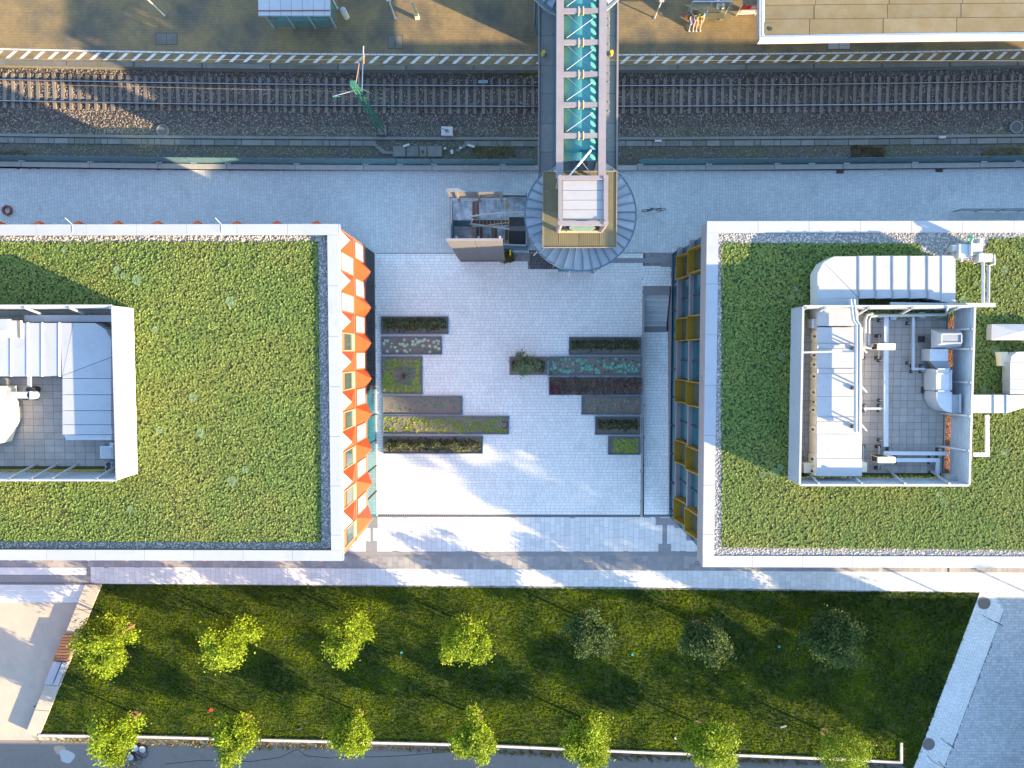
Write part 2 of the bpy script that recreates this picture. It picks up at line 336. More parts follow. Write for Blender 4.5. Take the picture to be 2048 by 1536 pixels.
def pavers(poly, along, across, z, th=.05, joint=.02, vertical=False, seed=1, holes=(), rows=None):
    "list of paver rectangles (x0,y0,x1,y1) of a running bond inside poly"
    rng = random.Random(seed); xs = [p[0] for p in poly]; ys = [p[1] for p in poly]; out = []
    X0, X1, Y0, Y1 = min(xs), max(xs), min(ys), max(ys)
    if vertical: X0, X1, Y0, Y1 = Y0, Y1, X0, X1
    v = Y0
    while v < Y1-.01:
        h = across*rng.choice((.85, 1, 1, 1.1)) if across > .1 else across
        u = X0-rng.random()*along; v1 = min(v+h, Y1)
        while u < X1:
            l = along*rng.choice((.7, 1, 1, 1.3)); u0, u1 = max(u, X0), min(u+l, X1)
            if u1-u0 > .08 and v1-v > .06:
                out.append((u0+joint/2, v+joint/2, u1-joint/2, v1-joint/2) if not vertical else (v+joint/2, u0+joint/2, v1-joint/2, u1-joint/2))
            u += l
        v = v1 if v1 >= Y1 else v+h
    res = []
    for q in out:
        cx = (q[0]+q[2])/2; hit = []; n = len(poly)
        for i in range(n):
            (ax, ay), (bx, by) = poly[i][:2], poly[(i+1)%n][:2]
            if (ax > cx) != (bx > cx): hit.append(ay+(by-ay)*(cx-ax)/(bx-ax))
        if not hit: continue
        y0, y1 = max(q[1], min(hit)), min(q[3], max(hit))
        if y1-y0 < .03: continue
        pcs = [(q[0], y0, q[2], y1)]
        for h in holes:
            hx0, hx1 = min(p[0] for p in h)-.01, max(p[0] for p in h)+.01; hy0, hy1 = min(p[1] for p in h)-.01, max(p[1] for p in h)+.01; nw = []
            for a in pcs:
                if a[2] <= hx0 or a[0] >= hx1 or a[3] <= hy0 or a[1] >= hy1: nw.append(a); continue
                if a[0] < hx0: nw.append((a[0], a[1], hx0, a[3]))
                if a[2] > hx1: nw.append((hx1, a[1], a[2], a[3]))
                m0, m1 = max(a[0], hx0), min(a[2], hx1)
                if a[1] < hy0: nw.append((m0, a[1], m1, hy0))
                if a[3] > hy1: nw.append((m0, hy1, m1, a[3]))
            pcs = nw
        res += [a for a in pcs if a[2]-a[0] > .03 and a[3]-a[1] > .03]
    return np.array(res)
def pave_stuff(name, rects, z, m, parent=None, th=.04, seed=3):
    rng = np.random.default_rng(seed); n = len(rects); zz = z+(rng.random(n)-.5)*.0006
    x0,y0,x1,y1 = rects.T; V = np.zeros((n,8,3))
    for i,(a,b) in enumerate(((x0,y0),(x1,y0),(x1,y1),(x0,y1))):
        V[:,i,0]=a; V[:,i,1]=b; V[:,i,2]=zz; V[:,i+4,0]=a; V[:,i+4,1]=b; V[:,i+4,2]=z-th
    f = np.array([(0,1,2,3),(4,5,1,0),(5,6,2,1),(6,7,3,2),(7,4,0,3)])
    F = (f[None]+(np.arange(n)*8)[:,None,None]).reshape(-1,4); T = np.repeat(rng.random(n), 5)
    return tag(link(name, npmesh(name, V.reshape(-1,3), F, T, m), parent), kind='stuff')
def pave_parts(name, rects, z, m, parent, th=.04, limit=300, seed=5):
    rng = random.Random(seed); r = list(map(tuple, rects))
    r.sort(key=lambda q: -(q[2]-q[0])*(q[3]-q[1])); big = r[:limit]; rest = r[limit:]
    for q in big:
        zz = z+rng.uniform(-.0006, .0006)
        mb = MB().box(q[0], q[1], z-th, q[2], q[3], zz, bottom=False); ob(name, mb, m, parent)
    if rest: pave_stuff(name+'_field', np.array(rest), z, m, parent, th)
def bandpoly(top, bot, z):
    "pixel polylines (left to right) -> world polygon"
    return [tuple(P(x,y,z)[:2]) for x,y in top]+[tuple(P(x,y,z)[:2]) for x,y in bot[::-1]]
def sheet(poly, z0, z1): return MB().prism(poly, z0, z1)
# ================================================================== ground
def qx(c, a, m=1060.0): return lambda x: c-a*((x-m)/1024.0)**2
XS = [-700+172.5*i for i in range(21)]
def strip_poly(f0, f1, z, xs=XS): return bandpoly([(x, f0(x)) for x in xs], [(x, f1(x)) for x in xs], z)
def K(v): return lambda x: v
struct('terrain', MB().box(-900, -900, -1.6, 900, 900, -1.5), 'terrain')
struct('railway_bed', sheet(strip_poly(K(60), K(345), -.75), -1.45, -.75), 'ballast')
yl = qx(110, 11)                                   # white line on the platform
pl_poly = strip_poly(K(-1100), lambda x: yl(x)+21, 0)
platform = struct('platform', sheet(pl_poly, -1.4, 0), 'platform')
# coping slabs and painted edge
def quad_px(px, z0, z1, name, m, parent):
    return ob(name, MB().prism([tuple(P(x, y, z1)[:2]) for x, y in px], z0, z1), m, parent)
x = -140.0
while x < 2200:
    x1 = x+136
    quad_px([(x+1,yl(x)+21.2),(x1-1,yl(x1)+21.2),(x1-1,yl(x1)+30.5),(x+1,yl(x)+30.5)], -.14, .012, 'coping_slab', 'coping', platform); x = x1
ob('platform_face', sheet(strip_poly(lambda x: yl(x)+20.9, lambda x: yl(x)+28.5, 0), -1.4, -.145), 'old_concrete', platform)
x = -30.0
while x < 2080:
    quad_px([(x-15,yl(x)+17.5),(x-7,yl(x)+17.5),(x+9,yl(x)+3.2),(x+1,yl(x)+3.2)], -.002, .005, 'stripe', 'paint', platform); x += 27.9
x = -30.0
while x < 2080:
    quad_px([(x,yl(x)-1.6),(x+13,yl(x+13)-1.6),(x+13,yl(x+13)+1.4),(x,yl(x)+1.4)], -.002, .006, 'line_block', 'paint', platform); x += 14.0
ballast_poly = strip_poly(lambda x: yl(x)+33, K(272), -.75, [-30+105.0*i for i in range(21)])
scatter('ballast_stones', OCT, ballast_poly, 85, -.74, .05, 'stone_bit', 11, tilt=.8, jz=.03)
struct('weedy_verge', sheet(strip_poly(K(252), K(345), -.73), -1.2, -.73), 'weedy_soil')
scatter('verge_gravel', OCT, strip_poly(K(255), K(324), -.73, [-30+105.0*i for i in range(21)]), 110, -.725, .035, 'stone_bit', 12, tilt=.8)
for k, (a, b, y0, y1, d, m) in enumerate(((1040,1074,137,152,260,'yellow_leaf'),(-10,70,128,136,90,'weed'),(1700,1770,292,322,120,'rust_weed'),(945,1030,292,318,60,'weed'),(-10,60,300,318,40,'rust_weed'),(1000,1020,255,262,60,'weed'),(1960,2050,296,318,50,'weed'))):
    scatter('trackside_weeds', SPIKE, rectp(RC(a,y0,b,y1,-.73)), d, -.73, .09, m, 20+k, label=['bright green weeds at the foot of the platform beside the footbridge','low weeds under the platform edge at the far left','rust brown weeds beside the cable trough on the right','straggling weeds between trough and footbridge','rusty weeds by the glass barrier at the far left','small yellow weed tuft near the guy block','green weeds by the trough at the far right'][k], cat='weeds')
# track
ty0, ty1 = qx(171.5, 11, 1100), qx(212.6, 10, 1100)
track = root('railway_track', P(1024,190,-.75), 'single railway track on concrete sleepers running between platform and street wall', 'railway track')
slm = None; x = -40.0; n = 0
while x < 2090:
    ym = (ty0(x)+ty1(x))/2; c = P(x, ym+1, -.68)
    if slm is None:
        mb = MB()
        for a, b, h in ((-1.25,-.9,0),(-.9,-.55,.02),(-.55,.55,-.03),(.55,.9,.02),(.9,1.25,0)): mb.box(-.115, a, -.1, .115, b, .04+h)
        slm = mb.mesh('sleeper', 'sleeper')
    o = link('sleeper', slm, track, (c.x, c.y+random.uniform(-.02,.02), c.z+random.uniform(-.012,.006)), random.uniform(-.02,.02)); x += 16.5; n += 1
for f in (ty0, ty1):
    pts = [P(x, f(x), -.50) for x in XS]; mb = MB(); mt = MB()
    for a, b in zip(pts, pts[1:]):
        o_ = Vector((0,0,-.09)); mb.bar(a+o_*1.75, b+o_*1.75, .14, .02); mb.bar(a+o_, b+o_, .02, .14); mb.bar(a+Vector((0,0,-.02)), b+Vector((0,0,-.02)), .072, .04)
        mt.bar(a+Vector((0,0,.003)), b+Vector((0,0,.003)), .05, .006)
    r_ = ob('rail', mb, 'rail', track); ob('running_surface', mt, 'rail_top', r_)
# cable trough
tr = root('cable_trough', P(1024,287,-.73), 'long concrete cable trough with lids between track and glass barrier', 'cable trough')
tc = qx(287, 7)
x = -120.0; rr = random.Random(4)
while x < 2180:
    l = rr.choice((27,27,13,41)); x1 = x+l
    if not 748 < x < 925:
        quad_px([(x+.6,tc(x)-5),(x1-.6,tc(x1)-5),(x1-.6,tc(x1)+5.5),(x+.6,tc(x)+5.5)], -.8, -.64+rr.uniform(-.012,.012), 'lid', 'old_concrete', tr)
    x = x1
ob('trough_wall', sheet(strip_poly(lambda x: tc(x)-13, lambda x: tc(x)-7.5, -.6), -1.0, -.6), 'old_concrete', tr)
ch = root('cable_chamber', P(835,302,-.7), 'slabbed cable chamber where the trough bends beside the glass barrier', 'cable chamber')
for i, (a, b) in enumerate(((786,812),(813,838),(839,854),(855,885))):
    quad_px([(a,292),(b-1,292),(b-1,313),(a,313)], -.85, -.62+.01*i, 'slab', 'old_concrete', ch)
quad_px([(843,301),(848,301),(848,306),(843,306)], -.62, -.58, 'lifting_hole', 'black', ch)
quad_px([(741,286),(751,286),(772,302),(786,302),(786,308),(766,308)], -.8, -.65, 'slab', 'old_concrete', ch)
quad_px([(908,302),(928,288),(940,288),(918,303)], -.8, -.66, 'slab', 'old_concrete', ch)
for i, (a, b, ww, hh, an) in enumerate(((813,291,13,4,.3),(890,297,5,4,.2),(904,304,5,8,0),(921,296,4,4,0),(942,292,14,4,-.3),(1316,282,13,4,0),(1884,275,13,4,0))):
    c = P(a, b, -.6); mb = MB().rbox((0,0), ww/27, hh/27, 0, .07, an); o = thing('concrete_block', mb, 'pale_concrete', ['pale concrete offcut on the chamber slabs','small pale block right of the chamber slabs','upright pale block beside the chamber slabs','tiny pale block near the trough bend','long tilted pale block lying by the trough','pale lid stone on the trough just right of the footbridge','pale lid stone on the trough at the far right'][i], 'concrete block', 'loose pale blocks along the trough'); o.location = c
for i, (a, b) in enumerate(((325,261),(2033,254))):
    c = P(a, b, -.6); t = root('shaft_cover', c, ['dark round concrete shaft cover beside the track on the left','dark round concrete shaft cover beside the track at the right edge'][i], 'shaft cover', 'round covers along the track')
    ob('rim', MB().ring(c[:2], .36, .46, -.75, -.58), 'old_concrete', t); ob('lid', MB().cyl(c[:2], .37, -.75, -.60), 'dark_stone', t)
# mast
mb0 = P(765,264,-.75); mt0 = P(717,184,7.3); t = root('catenary_mast', mb0, 'green lattice catenary mast leaning over the track with rust coloured arms', 'mast')
ob('foundation', MB().box(mb0.x-.32, mb0.y-.3, -.8, mb0.x+.32, mb0.y+.35, -.35), 'old_concrete', t)
mast = Vector((mb0.x, mb0.y, 0))
for sx, sy in ((-1,-1),(1,-1),(1,1),(-1,1)):
    ob('leg', MB().bar(mast+Vector((.2*sx,.2*sy,-.4)), mast+Vector((.12*sx,.12*sy,8.2)), .055), 'mast_green', t)
lc = MB()
for k in range(20):
    z = -.3+k*.42; s0 = .2-.08*(z+.4)/8.6; s1 = .2-.08*(z+.82)/8.6
    for q in range(4):
        a = [(-1,-1),(1,-1),(1,1),(-1,1)][q]; b = [(1,-1),(1,1),(-1,1),(-1,-1)][q]
        if k % 2: a, b = b, a
        lc.bar(mast+Vector((a[0]*s0,a[1]*s0,z)), mast+Vector((b[0]*s1,b[1]*s1,z+.42)), .025)
stuff('lacing', lc, 'mast_green', t)
ob('head_plate', MB().box(mast.x-.17, mast.y-.17, 8.2, mast.x+.17, mast.y+.17, 8.3), 'mast_green', t)
ob('cantilever', MB().tube([mast+Vector((.1,.1,6.3)), P(727,92,6.9)], .035), 'galv', t)
ob('stay', MB().tube([mast+Vector((0,.1,7.6)), P(719,122,6.6)], .028), 'insulator', t)
ob('registration_arm', MB().tube([P(718,120,6.7), P(717,172,6.4)], .025), 'lilac_metal', t)
ob('wire_arm', MB().tube([mast+Vector((-.1,.1,7)), P(665,193,7)], .02), 'galv', t)
for k in range(5): ob('insulator', MB().cyl(P(667+3.2*k,193,7)[:2], .035, 6.97, 7.03, 8), 'teal_roof', t)
ob('arm_insulator', MB().tube([P(727,128,6.8), P(727,108,6.85)], .06), 'insulator', t)
gb = P(894,263,-.5); g = root('guy_anchor', gb, 'pale concrete anchor block holding the guy wires of the mast', 'anchor block')
ob('block', MB().rbox(gb[:2], .82, .64, -.8, -.38, -.02), 'pale_concrete', g); ob('bracket', MB().box(gb.x-.12, gb.y-.05, -.38, gb.x+.12, gb.y+.1, -.25), 'galv_dark', g)
for k, z in enumerate((7.9, 6.0)): ob('guy_wire', MB().tube([mast+Vector((.12,.05*k,z)), Vector((gb.x-.05+.1*k, gb.y, -.25))], .014, 5), 'mast_green', g)
wr = root('contact_wires', P(1024,190,6.5), 'thin overhead contact wires strung above the track and platform edge', 'wires')
for (a, b, z) in (((-300,160),(726,184),5.4), ((-300,118),(2300,122),6.6)): ob('wire', MB().tube([P(*a,z), P(*b,z)], .009, 4), 'tan_frame', wr)
c = P(966,163,-.5); t = root('track_cabinet', c, 'low grey trackside magnet box beside the upper rail left of the footbridge', 'trackside box'); ob('body', MB().box(c.x-.35,c.y-.12,-.74,c.x+.35,c.y+.1,-.5), 'galv_dark', t); ob('cover', MB().box(c.x-.55,c.y-.16,-.74,c.x+.6,c.y+.2,-.66), 'black', t)

# retaining wall with glass barrier
bw = root('street_wall', P(1024,336,0), 'low concrete retaining wall with pale cap stones between street and railway', 'wall')
wc = qx(336, 7.5); ob('wall_core', sheet(strip_poly(lambda x: wc(x)-3, lambda x: wc(x)+4, 0), -1.4, .2), 'old_concrete', bw)
gl = root('glass_barrier', P(1024,332,.2), 'long row of clear glass barrier panels along the railway side of the street wall', 'glass barrier')
x = -95.0; i = 0
while x < 2150:
    x1 = x+137
    if not (1070 < x+68 < 1200):
        quad_px([(x+.6,wc(x)-5),(x1-.6,wc(x1)-5),(x1-.6,wc(x1)+4.5),(x+.6,wc(x)+4.5)], .2, .32+(i%2)*.01, 'cap_stone', 'concrete', bw)
    for j in range(2):
        xa = x+68.5*j+1; xb = xa+66.5
        if xb < 1076 or xa > 1236:
            a = P(xa, wc(xa)-5, .1); b = P(xb, wc(xb)-5, .1); mb = MB(); up = Vector((0,.12,1.15)); ni = Vector((0,.02,0))
            mb.add([a,b,b+up,a+up,a+ni,b+ni,b+up+ni,a+up+ni], [(0,1,2,3),(7,6,5,4),(0,4,5,1),(3,2,6,7),(0,3,7,4),(1,5,6,2)]); ob('glass_panel', mb, 'fence_glass', gl)
            if j == 0 or i % 3 == 0: ob('clamp', MB().box(a.x-.05, a.y-.02, .05, a.x+.35, a.y+.06, .30), 'galv', gl)
    x = x1; i += 1

# ------------------------------------------------------------------ street, plaza, aprons
xL, xR = RC(752,500,1343,1035,0)[0], RC(752,500,1343,1035,0)[2]
street = struct('street', sheet([tuple(P(*p,0)[:2]) for p in ((-700,337),(500,341),(1060,341),(1600,341),(2800,330),(2800,507),(-700,507))], -1.4, -.006), 'plaza_joint')
tower_pit = [tuple(P(*p)[:2]) for p in ((921,388),(1056,388),(1056,500),(1118,500),(1118,538),(1058,538),(1058,522),(921,522))]
tower_cut = [tuple(P(*p)[:2]) for p in ((921,396),(1050,396),(1050,500),(921,500))]
r = pavers([tuple(P(*p)[:2]) for p in ((-40,336),(500,341),(1060,341.5),(1600,341),(2100,335),(2100,507),(-40,507))], .30, .2, 0, vertical=True, seed=2, joint=.014)
pave_stuff('street_pavers', r, 0, 'street_stone', street)
plaza = struct('plaza', MB().box(*[*RC(690,507,1287,1034)[:2], -1.4, *RC(690,507,1287,1034)[2:], -.003]).box(*[*RC(1287,507,1420,573)[:2], -1.4, *RC(1287,507,1420,573)[2:], -.003]), 'plaza_joint')
PL = [('L1',762,632,898,669),('L2',763,672,885,710),('L3',763,712,846,789),('L4',765,791,926,830),('L5',765,831,1019,869),('L6',766,871,967,908),
      ('R1',1137,673,1283,711),('R2a',1018,712,1096,751),('R2b',1096,712,1283,752),('R3',1097,753,1283,790),('R4',1162,791,1282,830),('R5',1189,832,1281,870),('R6',1215,872,1281,910)]
holes = [rectp(RC(a+1,b+1,c_-1,d-1)) for _, a,b,c_,d in PL]+[rectp(RC(921,388,1056,522)), rectp(RC(1056,500,1118,538))]
pave_stuff('plaza_pavers', pavers(rectp(RC(752,507,1284,1029)), .33, .215, 0, seed=3, holes=holes, joint=.014), .004, 'plaza_stone', plaza)
pave_stuff('plaza_pavers', pavers(rectp(RC(1284,532,1343,572)), .33, .215, 0, seed=4, joint=.014), .004, 'plaza_stone', plaza)
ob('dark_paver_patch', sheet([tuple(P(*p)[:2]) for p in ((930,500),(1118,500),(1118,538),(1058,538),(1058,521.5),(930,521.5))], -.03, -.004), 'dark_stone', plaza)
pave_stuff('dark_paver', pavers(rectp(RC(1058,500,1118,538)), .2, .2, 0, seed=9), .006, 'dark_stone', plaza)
for a in ((1205,516,1322,526),(1322,510,1345,534)): ob('plain_slab', MB().box(*RC(*a)[:2], -.01, *RC(*a)[2:], .012), 'band_plain', plaza)
ob('edge_strip', MB().box(*RC(752,505.5,1345,507.5)[:2], -.01, *RC(752,505.5,1345,507.5)[2:], .010), 'band_plain', plaza)
r = RC(752,1029,1343,1033); dr = root('drain_channel', ((r[0]+r[2])/2, r[1], 0), 'narrow slotted drain line crossing the plaza between both buildings', 'drain')
ob('channel', MB().box(r[0], r[1], -.1, r[2], r[3], .0), 'black', dr); mb = MB(); x = r[0]
while x < r[2]: mb.box(x, r[1]+.02, 0, x+.07, r[3]-.02, .012); x += .16
stuff('slots', mb, 'galv_dark', dr)

def lin(y0, s, x0=190.0): return lambda x: y0+s*(x-x0)
pb, pt = lambda x: 1167+ (x-190)*.006 + max(0, x-1200)*.0055, lin(1134, .0062)
base2 = struct('forecourt', sheet(bandpoly([(-700,1034),(2900,1034)], [(-700,1160),(150,1163),(190,1168),(1200,1174.5),(1960,1184.5),(2900,1196)], 0), -1.4, -.0035), 'plaza_joint')
ap = [tuple(P(*p)[:2]) for p in ((695,1034.5),(1410,1034.5),(1410,1103),(695,1103))]
ibeam = [(735,1034,755,1056),(1312,1036,1348,1050)]
ih = [rectp(RC(*a)) for a in ((735,1035,754,1056),(741,1056,746,1083),(732,1083,754,1103),(1312,1036,1350,1050),(1325,1050,1334,1088),(1317,1088,1342,1103))]
pave_parts('paver', pavers(ap, .62, .37, 0, vertical=True, seed=5, holes=ih, joint=.014), .004, 'apron_stone', base2)
for a in ((735,1035,754,1056),(741,1056,746,1083),(732,1083,754,1103),(1312,1036,1350,1050),(1325,1050,1334,1088),(1317,1088,1342,1103),(690,1103.5,1410,1111.5)):
    ob('plain_slab', MB().box(*RC(*a)[:2], -.01, *RC(*a)[2:], .006), 'band_plain', base2)
band = struct('dark_paving_band', sheet(bandpoly([(-60,1111.6),(2900,1111.6)], [(-60,pt(-60)-.2),(2900,pt(2900)-.2)], 0), -.03, -.0025), 'plaza_joint')
pave_parts('paver', pavers(bandpoly([(-40,1112),(2100,1112)], [(-40,pt(-40)),(2100,pt(2100))], 0), .56, .40, 0, vertical=True, seed=6, joint=.014), .004, 'band_stone', band)
path = struct('white_path', sheet(bandpoly([(182,1134.6),(2900,1150)], [(182,1167),(2900,1196)], 0), -.03, -.0015), 'plaza_joint')
pave_parts('paver', pavers(bandpoly([(182,pt(182)),(2100,pt(2100))], [(182,1167),(800,pb(800)),(1200,pb(1200)),(1960,1184.3),(2100,1186)], 0), .55, .38, 0, vertical=True, seed=7, joint=.012), .005, 'apron_stone', path)
# steps at the lower left
st = struct('steps', MB().box(*RC(-700,1150,187,1168)[:2], -1.4, *RC(-700,1150,187,1168)[2:], .004), 'band_plain')
ob('upper_paving', MB().box(*RC(-60,1135,173,1149.5)[:2], -.01, *RC(-60,1135,173,1149.5)[2:], .012), 'apron_stone', st)
rr_ = RC(-60,1164,187,1168); mb = MB(); x = rr_[0]
while x < rr_[2]: mb.box(x, rr_[1]+.01, .004, x+.05, rr_[3]-.01, .012); x += .13
stuff('drain_slots', mb, 'black', st)
for k, (a, b, xx) in enumerate(((1168.2,1180,187),(1180,1191,183),(1191,1202.5,178))):
    rr_ = RC(-700,a,xx+14,b,-.15*(k+.5)); ob('step', MB().box(rr_[0], rr_[1], -1.4, rr_[2], rr_[3], -.14*k-.02), 'apron_stone', st)
    ob('step_nose', MB().box(rr_[0], rr_[1]-.012, -.14*k-.06, rr_[2], rr_[1]+.03, -.14*k-.014), 'white_panel', st)
struct('lower_court', MB().box(P(-700,1200,-.45).x, P(0,1480,-.45).y, -1.4, P(200,1200,-.45).x, P(0,1201.5,-.45).y, -.45), 'warm_concrete')
struct('road', MB().box(P(-800,1500,-.5).x, P(0,1900,-.5).y, -1.42, P(2900,1500,-.5).x, P(0,1462,-.5).y, -.47), 'asphalt')
# lawn
LW = [(200,1168.5),(700,1171),(1200,1175),(1960,1185),(1826,1545),(1800,1528),(1300,1508),(940,1491),(500,1480),(78,1471)]
lawn_poly = [tuple(P(*p,0)[:2]) for p in LW]
struct('lawn', sheet(lawn_poly, -1.4, -.03), 'lawn')
scatter('grass', SPIKE, lawn_poly, 120, -.04, .065, 'grass', 30, tilt=.5, label='dark green lawn grass with patches brightened for sunlit contrast', cat='grass')
# wide low wall on the left of the lawn with bench
lw = root('boundary_wall', P(120,1330,.08), 'wide pale concrete wall slanting along the left edge of the lawn', 'wall')
wp = [(170,1169),(203,1169),(78,1473),(50,1470)]
ob('wall_body', MB().prism([tuple(P(*p,.08)[:2]) for p in wp], -1.4, .06), 'warm_concrete', lw)
def wl(t, off): # point along the wall, t 0..1, off 0..1 across
    a = Vector(wp[0]).lerp(Vector(wp[3]), t); b = Vector(wp[1]).lerp(Vector(wp[2]), t); return a.lerp(b, off)
for k in range(6):
    t0, t1 = k/6, (k+1)/6
    ob('cap_stone', MB().prism([tuple(P(*wl(a, b),.1)[:2]) for a, b in ((t0+.002,0),(t0+.002,1),(t1-.002,1),(t1-.002,0))], .06, .10), 'warm_concrete', lw)
bn = root('wooden_bench', P(*wl(.42,.3),.1), 'brown slatted wooden bench top fixed on the left lawn wall', 'bench')
for k in range(9):
    t0 = .335+k*.0195; ob('slat', MB().prism([tuple(P(*wl(a, b),.3)[:2]) for a, b in ((t0,-.12),(t0,.82),(t0+.016,.82),(t0+.016,-.12))], .22, .30), 'wood', bn)
for b in (.05,.65): ob('bearer', MB().prism([tuple(P(*wl(a, c),.22)[:2]) for a, c in ((.337,b),(.337,b+.08),(.505,b+.08),(.505,b))], .10, .22), 'galv_dark', bn)
bn = root('steel_seat', P(*wl(.58,.4),.1), 'pale folded metal seat on the left lawn wall just below the wooden bench', 'seat')
ob('seat_plate', MB().prism([tuple(P(*wl(a, b),.26)[:2]) for a, b in ((.515,-.08),(.515,.45),(.665,.45),(.665,-.08))], .1, .24), 'white_metal', bn)
ob('back_plate', MB().prism([tuple(P(*wl(a, b),.40)[:2]) for a, b in ((.515,.55),(.515,.85),(.665,.85),(.665,.55))], .1, .40), 'white_metal', bn)
c = P(68,1413,-.4); thing('floor_marker', MB().cyl(c[:2], .06, -.45, -.42, 10), 'black', 'tiny dark peg on the pale court beside the slanting wall', 'peg')
# lower kerb wall of the lawn
kb = root('kerb_wall', P(900,1489,.1), 'long thin white kerb wall along the road side of the lawn', 'kerb wall')
KP = [(76,1471.5),(300,1474.5),(500,1480),(700,1485),(940,1490.5),(1300,1506),(1500,1512),(1700,1520),(1803,1526)]
for a, b in zip(KP, KP[1:]):
    n = max(1, round((b[0]-a[0])/65))
    for k in range(n):
        p = Vector(a).lerp(Vector(b), k/n); q = Vector(a).lerp(Vector(b), (k+1)/n)
        quad_px([(p.x+.3,p.y-2.4),(q.x-.3,q.y-2.4),(q.x-.3,q.y+2.4),(p.x+.3,p.y+2.4)], -1.0, .14, 'kerb_stone', 'pale_concrete', kb)
quad_px([(1801,1486),(1806,1486),(1806,1528),(1801,1528)], -1, .142, 'kerb_stone', 'pale_concrete', kb)
wp_ = [tuple(P(x, y,-.47)[:2]) for x, y in [(a[0],a[1]+3.5) for a in KP]]+[tuple(P(x, y,-.47)[:2]) for x, y in [(a[0],a[1]+11+3*((i*7)%3)) for i, a in list(enumerate(KP))[::-1]]]
scatter('kerb_weeds', SPIKE, wp_, 26, -.47, .12, 'weed', 33, label='ragged strip of weeds growing along the foot of the kerb wall', cat='weeds')
mb = MB()
struct('sandy_edge', sheet([tuple(P(x, y,-.46)[:2]) for x, y in [(a[0],a[1]+1) for a in KP]]+[tuple(P(x, y,-.46)[:2]) for x, y in [(a[0],a[1]+14+5*math.sin(i*2.3)) for i, a in list(enumerate(KP))[::-1]]], -.6, -.46), 'soil')
for i, (a, b, rx, m, lab) in enumerate(((119,1500,11,'patch_pink','pinkish round chalky patch on the road at the lower left'),(133,1513,15,'patch_white','pale greenish blotch on the road beside the pink patch'),(205,1513,13,'patch_white','pale round patch on the road under the lower left tree'))):
    c = P(a, b, -.46); pts = [(c.x+rx/27*(1+.18*math.sin(3*t+i))*math.cos(t), c.y+rx/27*(1+.15*math.cos(2*t+i))*math.sin(t)) for t in (6.283*k/26 for k in range(26))]
    tag(ob('road_patch', MB().prism(pts, -.472, -.465+.003*i), m), lab, 'patch', kind=None)
cab = [P(330,1528,-.46), P(400,1521,-.46), P(500,1523,-.46), P(560,1515,-.46), P(595,1498,-.46), P(612,1512,-.46), P(660,1516,-.46), P(800,1512,-.46), P(905,1503,-.46)]
thing('road_cable', MB().tube(cab, .018, 5), 'rubber', 'thin dark cable snaking along the road below the lawn', 'cable')
# east paths
ep = [(1960,1184.5),(1985,1184.5),(2007,1222),(1884,1545),(1824,1545)]
er = struct('slanting_path', sheet([tuple(P(*p,0)[:2]) for p in ep], -1.4, -.004), 'plaza_joint')
an = math.atan2(*(P(1884,1545)-P(2007,1222))[:2][::-1])
epw = [tuple(P(*p,0)[:2]) for p in ep]; ca2, sa2 = math.cos(-an), math.sin(-an)
loc = [(p[0]*ca2-p[1]*sa2, p[0]*sa2+p[1]*ca2) for p in epw]
rc = pavers(loc, .30, .21, 0, seed=12, joint=.014)
mb = MB()
for q in rc:
    pts = [(x*ca2+y*sa2, -x*sa2+y*ca2) for x, y in ((q[0],q[1]),(q[2],q[1]),(q[2],q[3]),(q[0],q[3]))]; mb.prism(pts, -.03, .003, bottom=False)
stuff('path_pavers', mb, 'plaza_stone', er)
ee = struct('east_square', sheet([tuple(P(*p,0)[:2]) for p in ((1986,1185),(2900,1196),(2900,1900),(1750,1900),(1884.8,1545),(2008,1222))], -1.41, -.006), 'plaza_joint')
pave_stuff('square_pavers', pavers([tuple(P(*p,0)[:2]) for p in ((1987,1185),(2100,1187),(2100,1560),(1880,1560),(1885,1546),(2008.5,1222))], .20, .20, 0, seed=13, joint=.016), 0, 'east_stone', ee)
ob('seam', MB().tube([P(2007.5,1222,.01), P(1884.4,1545,.01)], .012, 4), 'galv_dark', er)
for i, (a, b) in enumerate(((1968,1206),(1857,1488))):
    c = P(a, b, .0); t = root('round_drain_grate', c, ['brown round grate at the top end of the slanting path','brown round grate at the bottom end of the slanting path'][i], 'grate', 'round grates on the slanting path')
    ob('disc', MB().cyl(c[:2], .44, -.01, .02, 32), 'soil', t); ob('rim', MB().ring(c[:2], .44, .475, -.01, .03, 32), 'galv_dark', t)
for i, (a, b, d, e, lab) in enumerate(((1966,1231,1991,1243,'thin dark bicycle hoop on the slanting path below the upper grate'),(1882,1476,1895,1484,'short dark bicycle hoop beside the lower round grate'),(1855,1512,1878,1524,'thin dark bicycle hoop at the bottom of the slanting path'))):
    p, q = P(a, b, 0), P(d, e, 0); up = Vector((0,0,.8)); thing('bicycle_hoop', MB().tube([p, p+up, q+up, q], .022, 6), 'rubber', lab, 'bicycle stand', 'bicycle hoops on the slanting path')
for i, (a, b, d, e) in enumerate(((1840,1285,1845,1287),)): pass
thing('ground_box', MB().box(*RC(1898,1133,1921,1145)[:2], 0, *RC(1898,1133,1921,1145)[2:], .05), 'band_stone', 'brown framed access cover in the paving band below the right building', 'access cover')
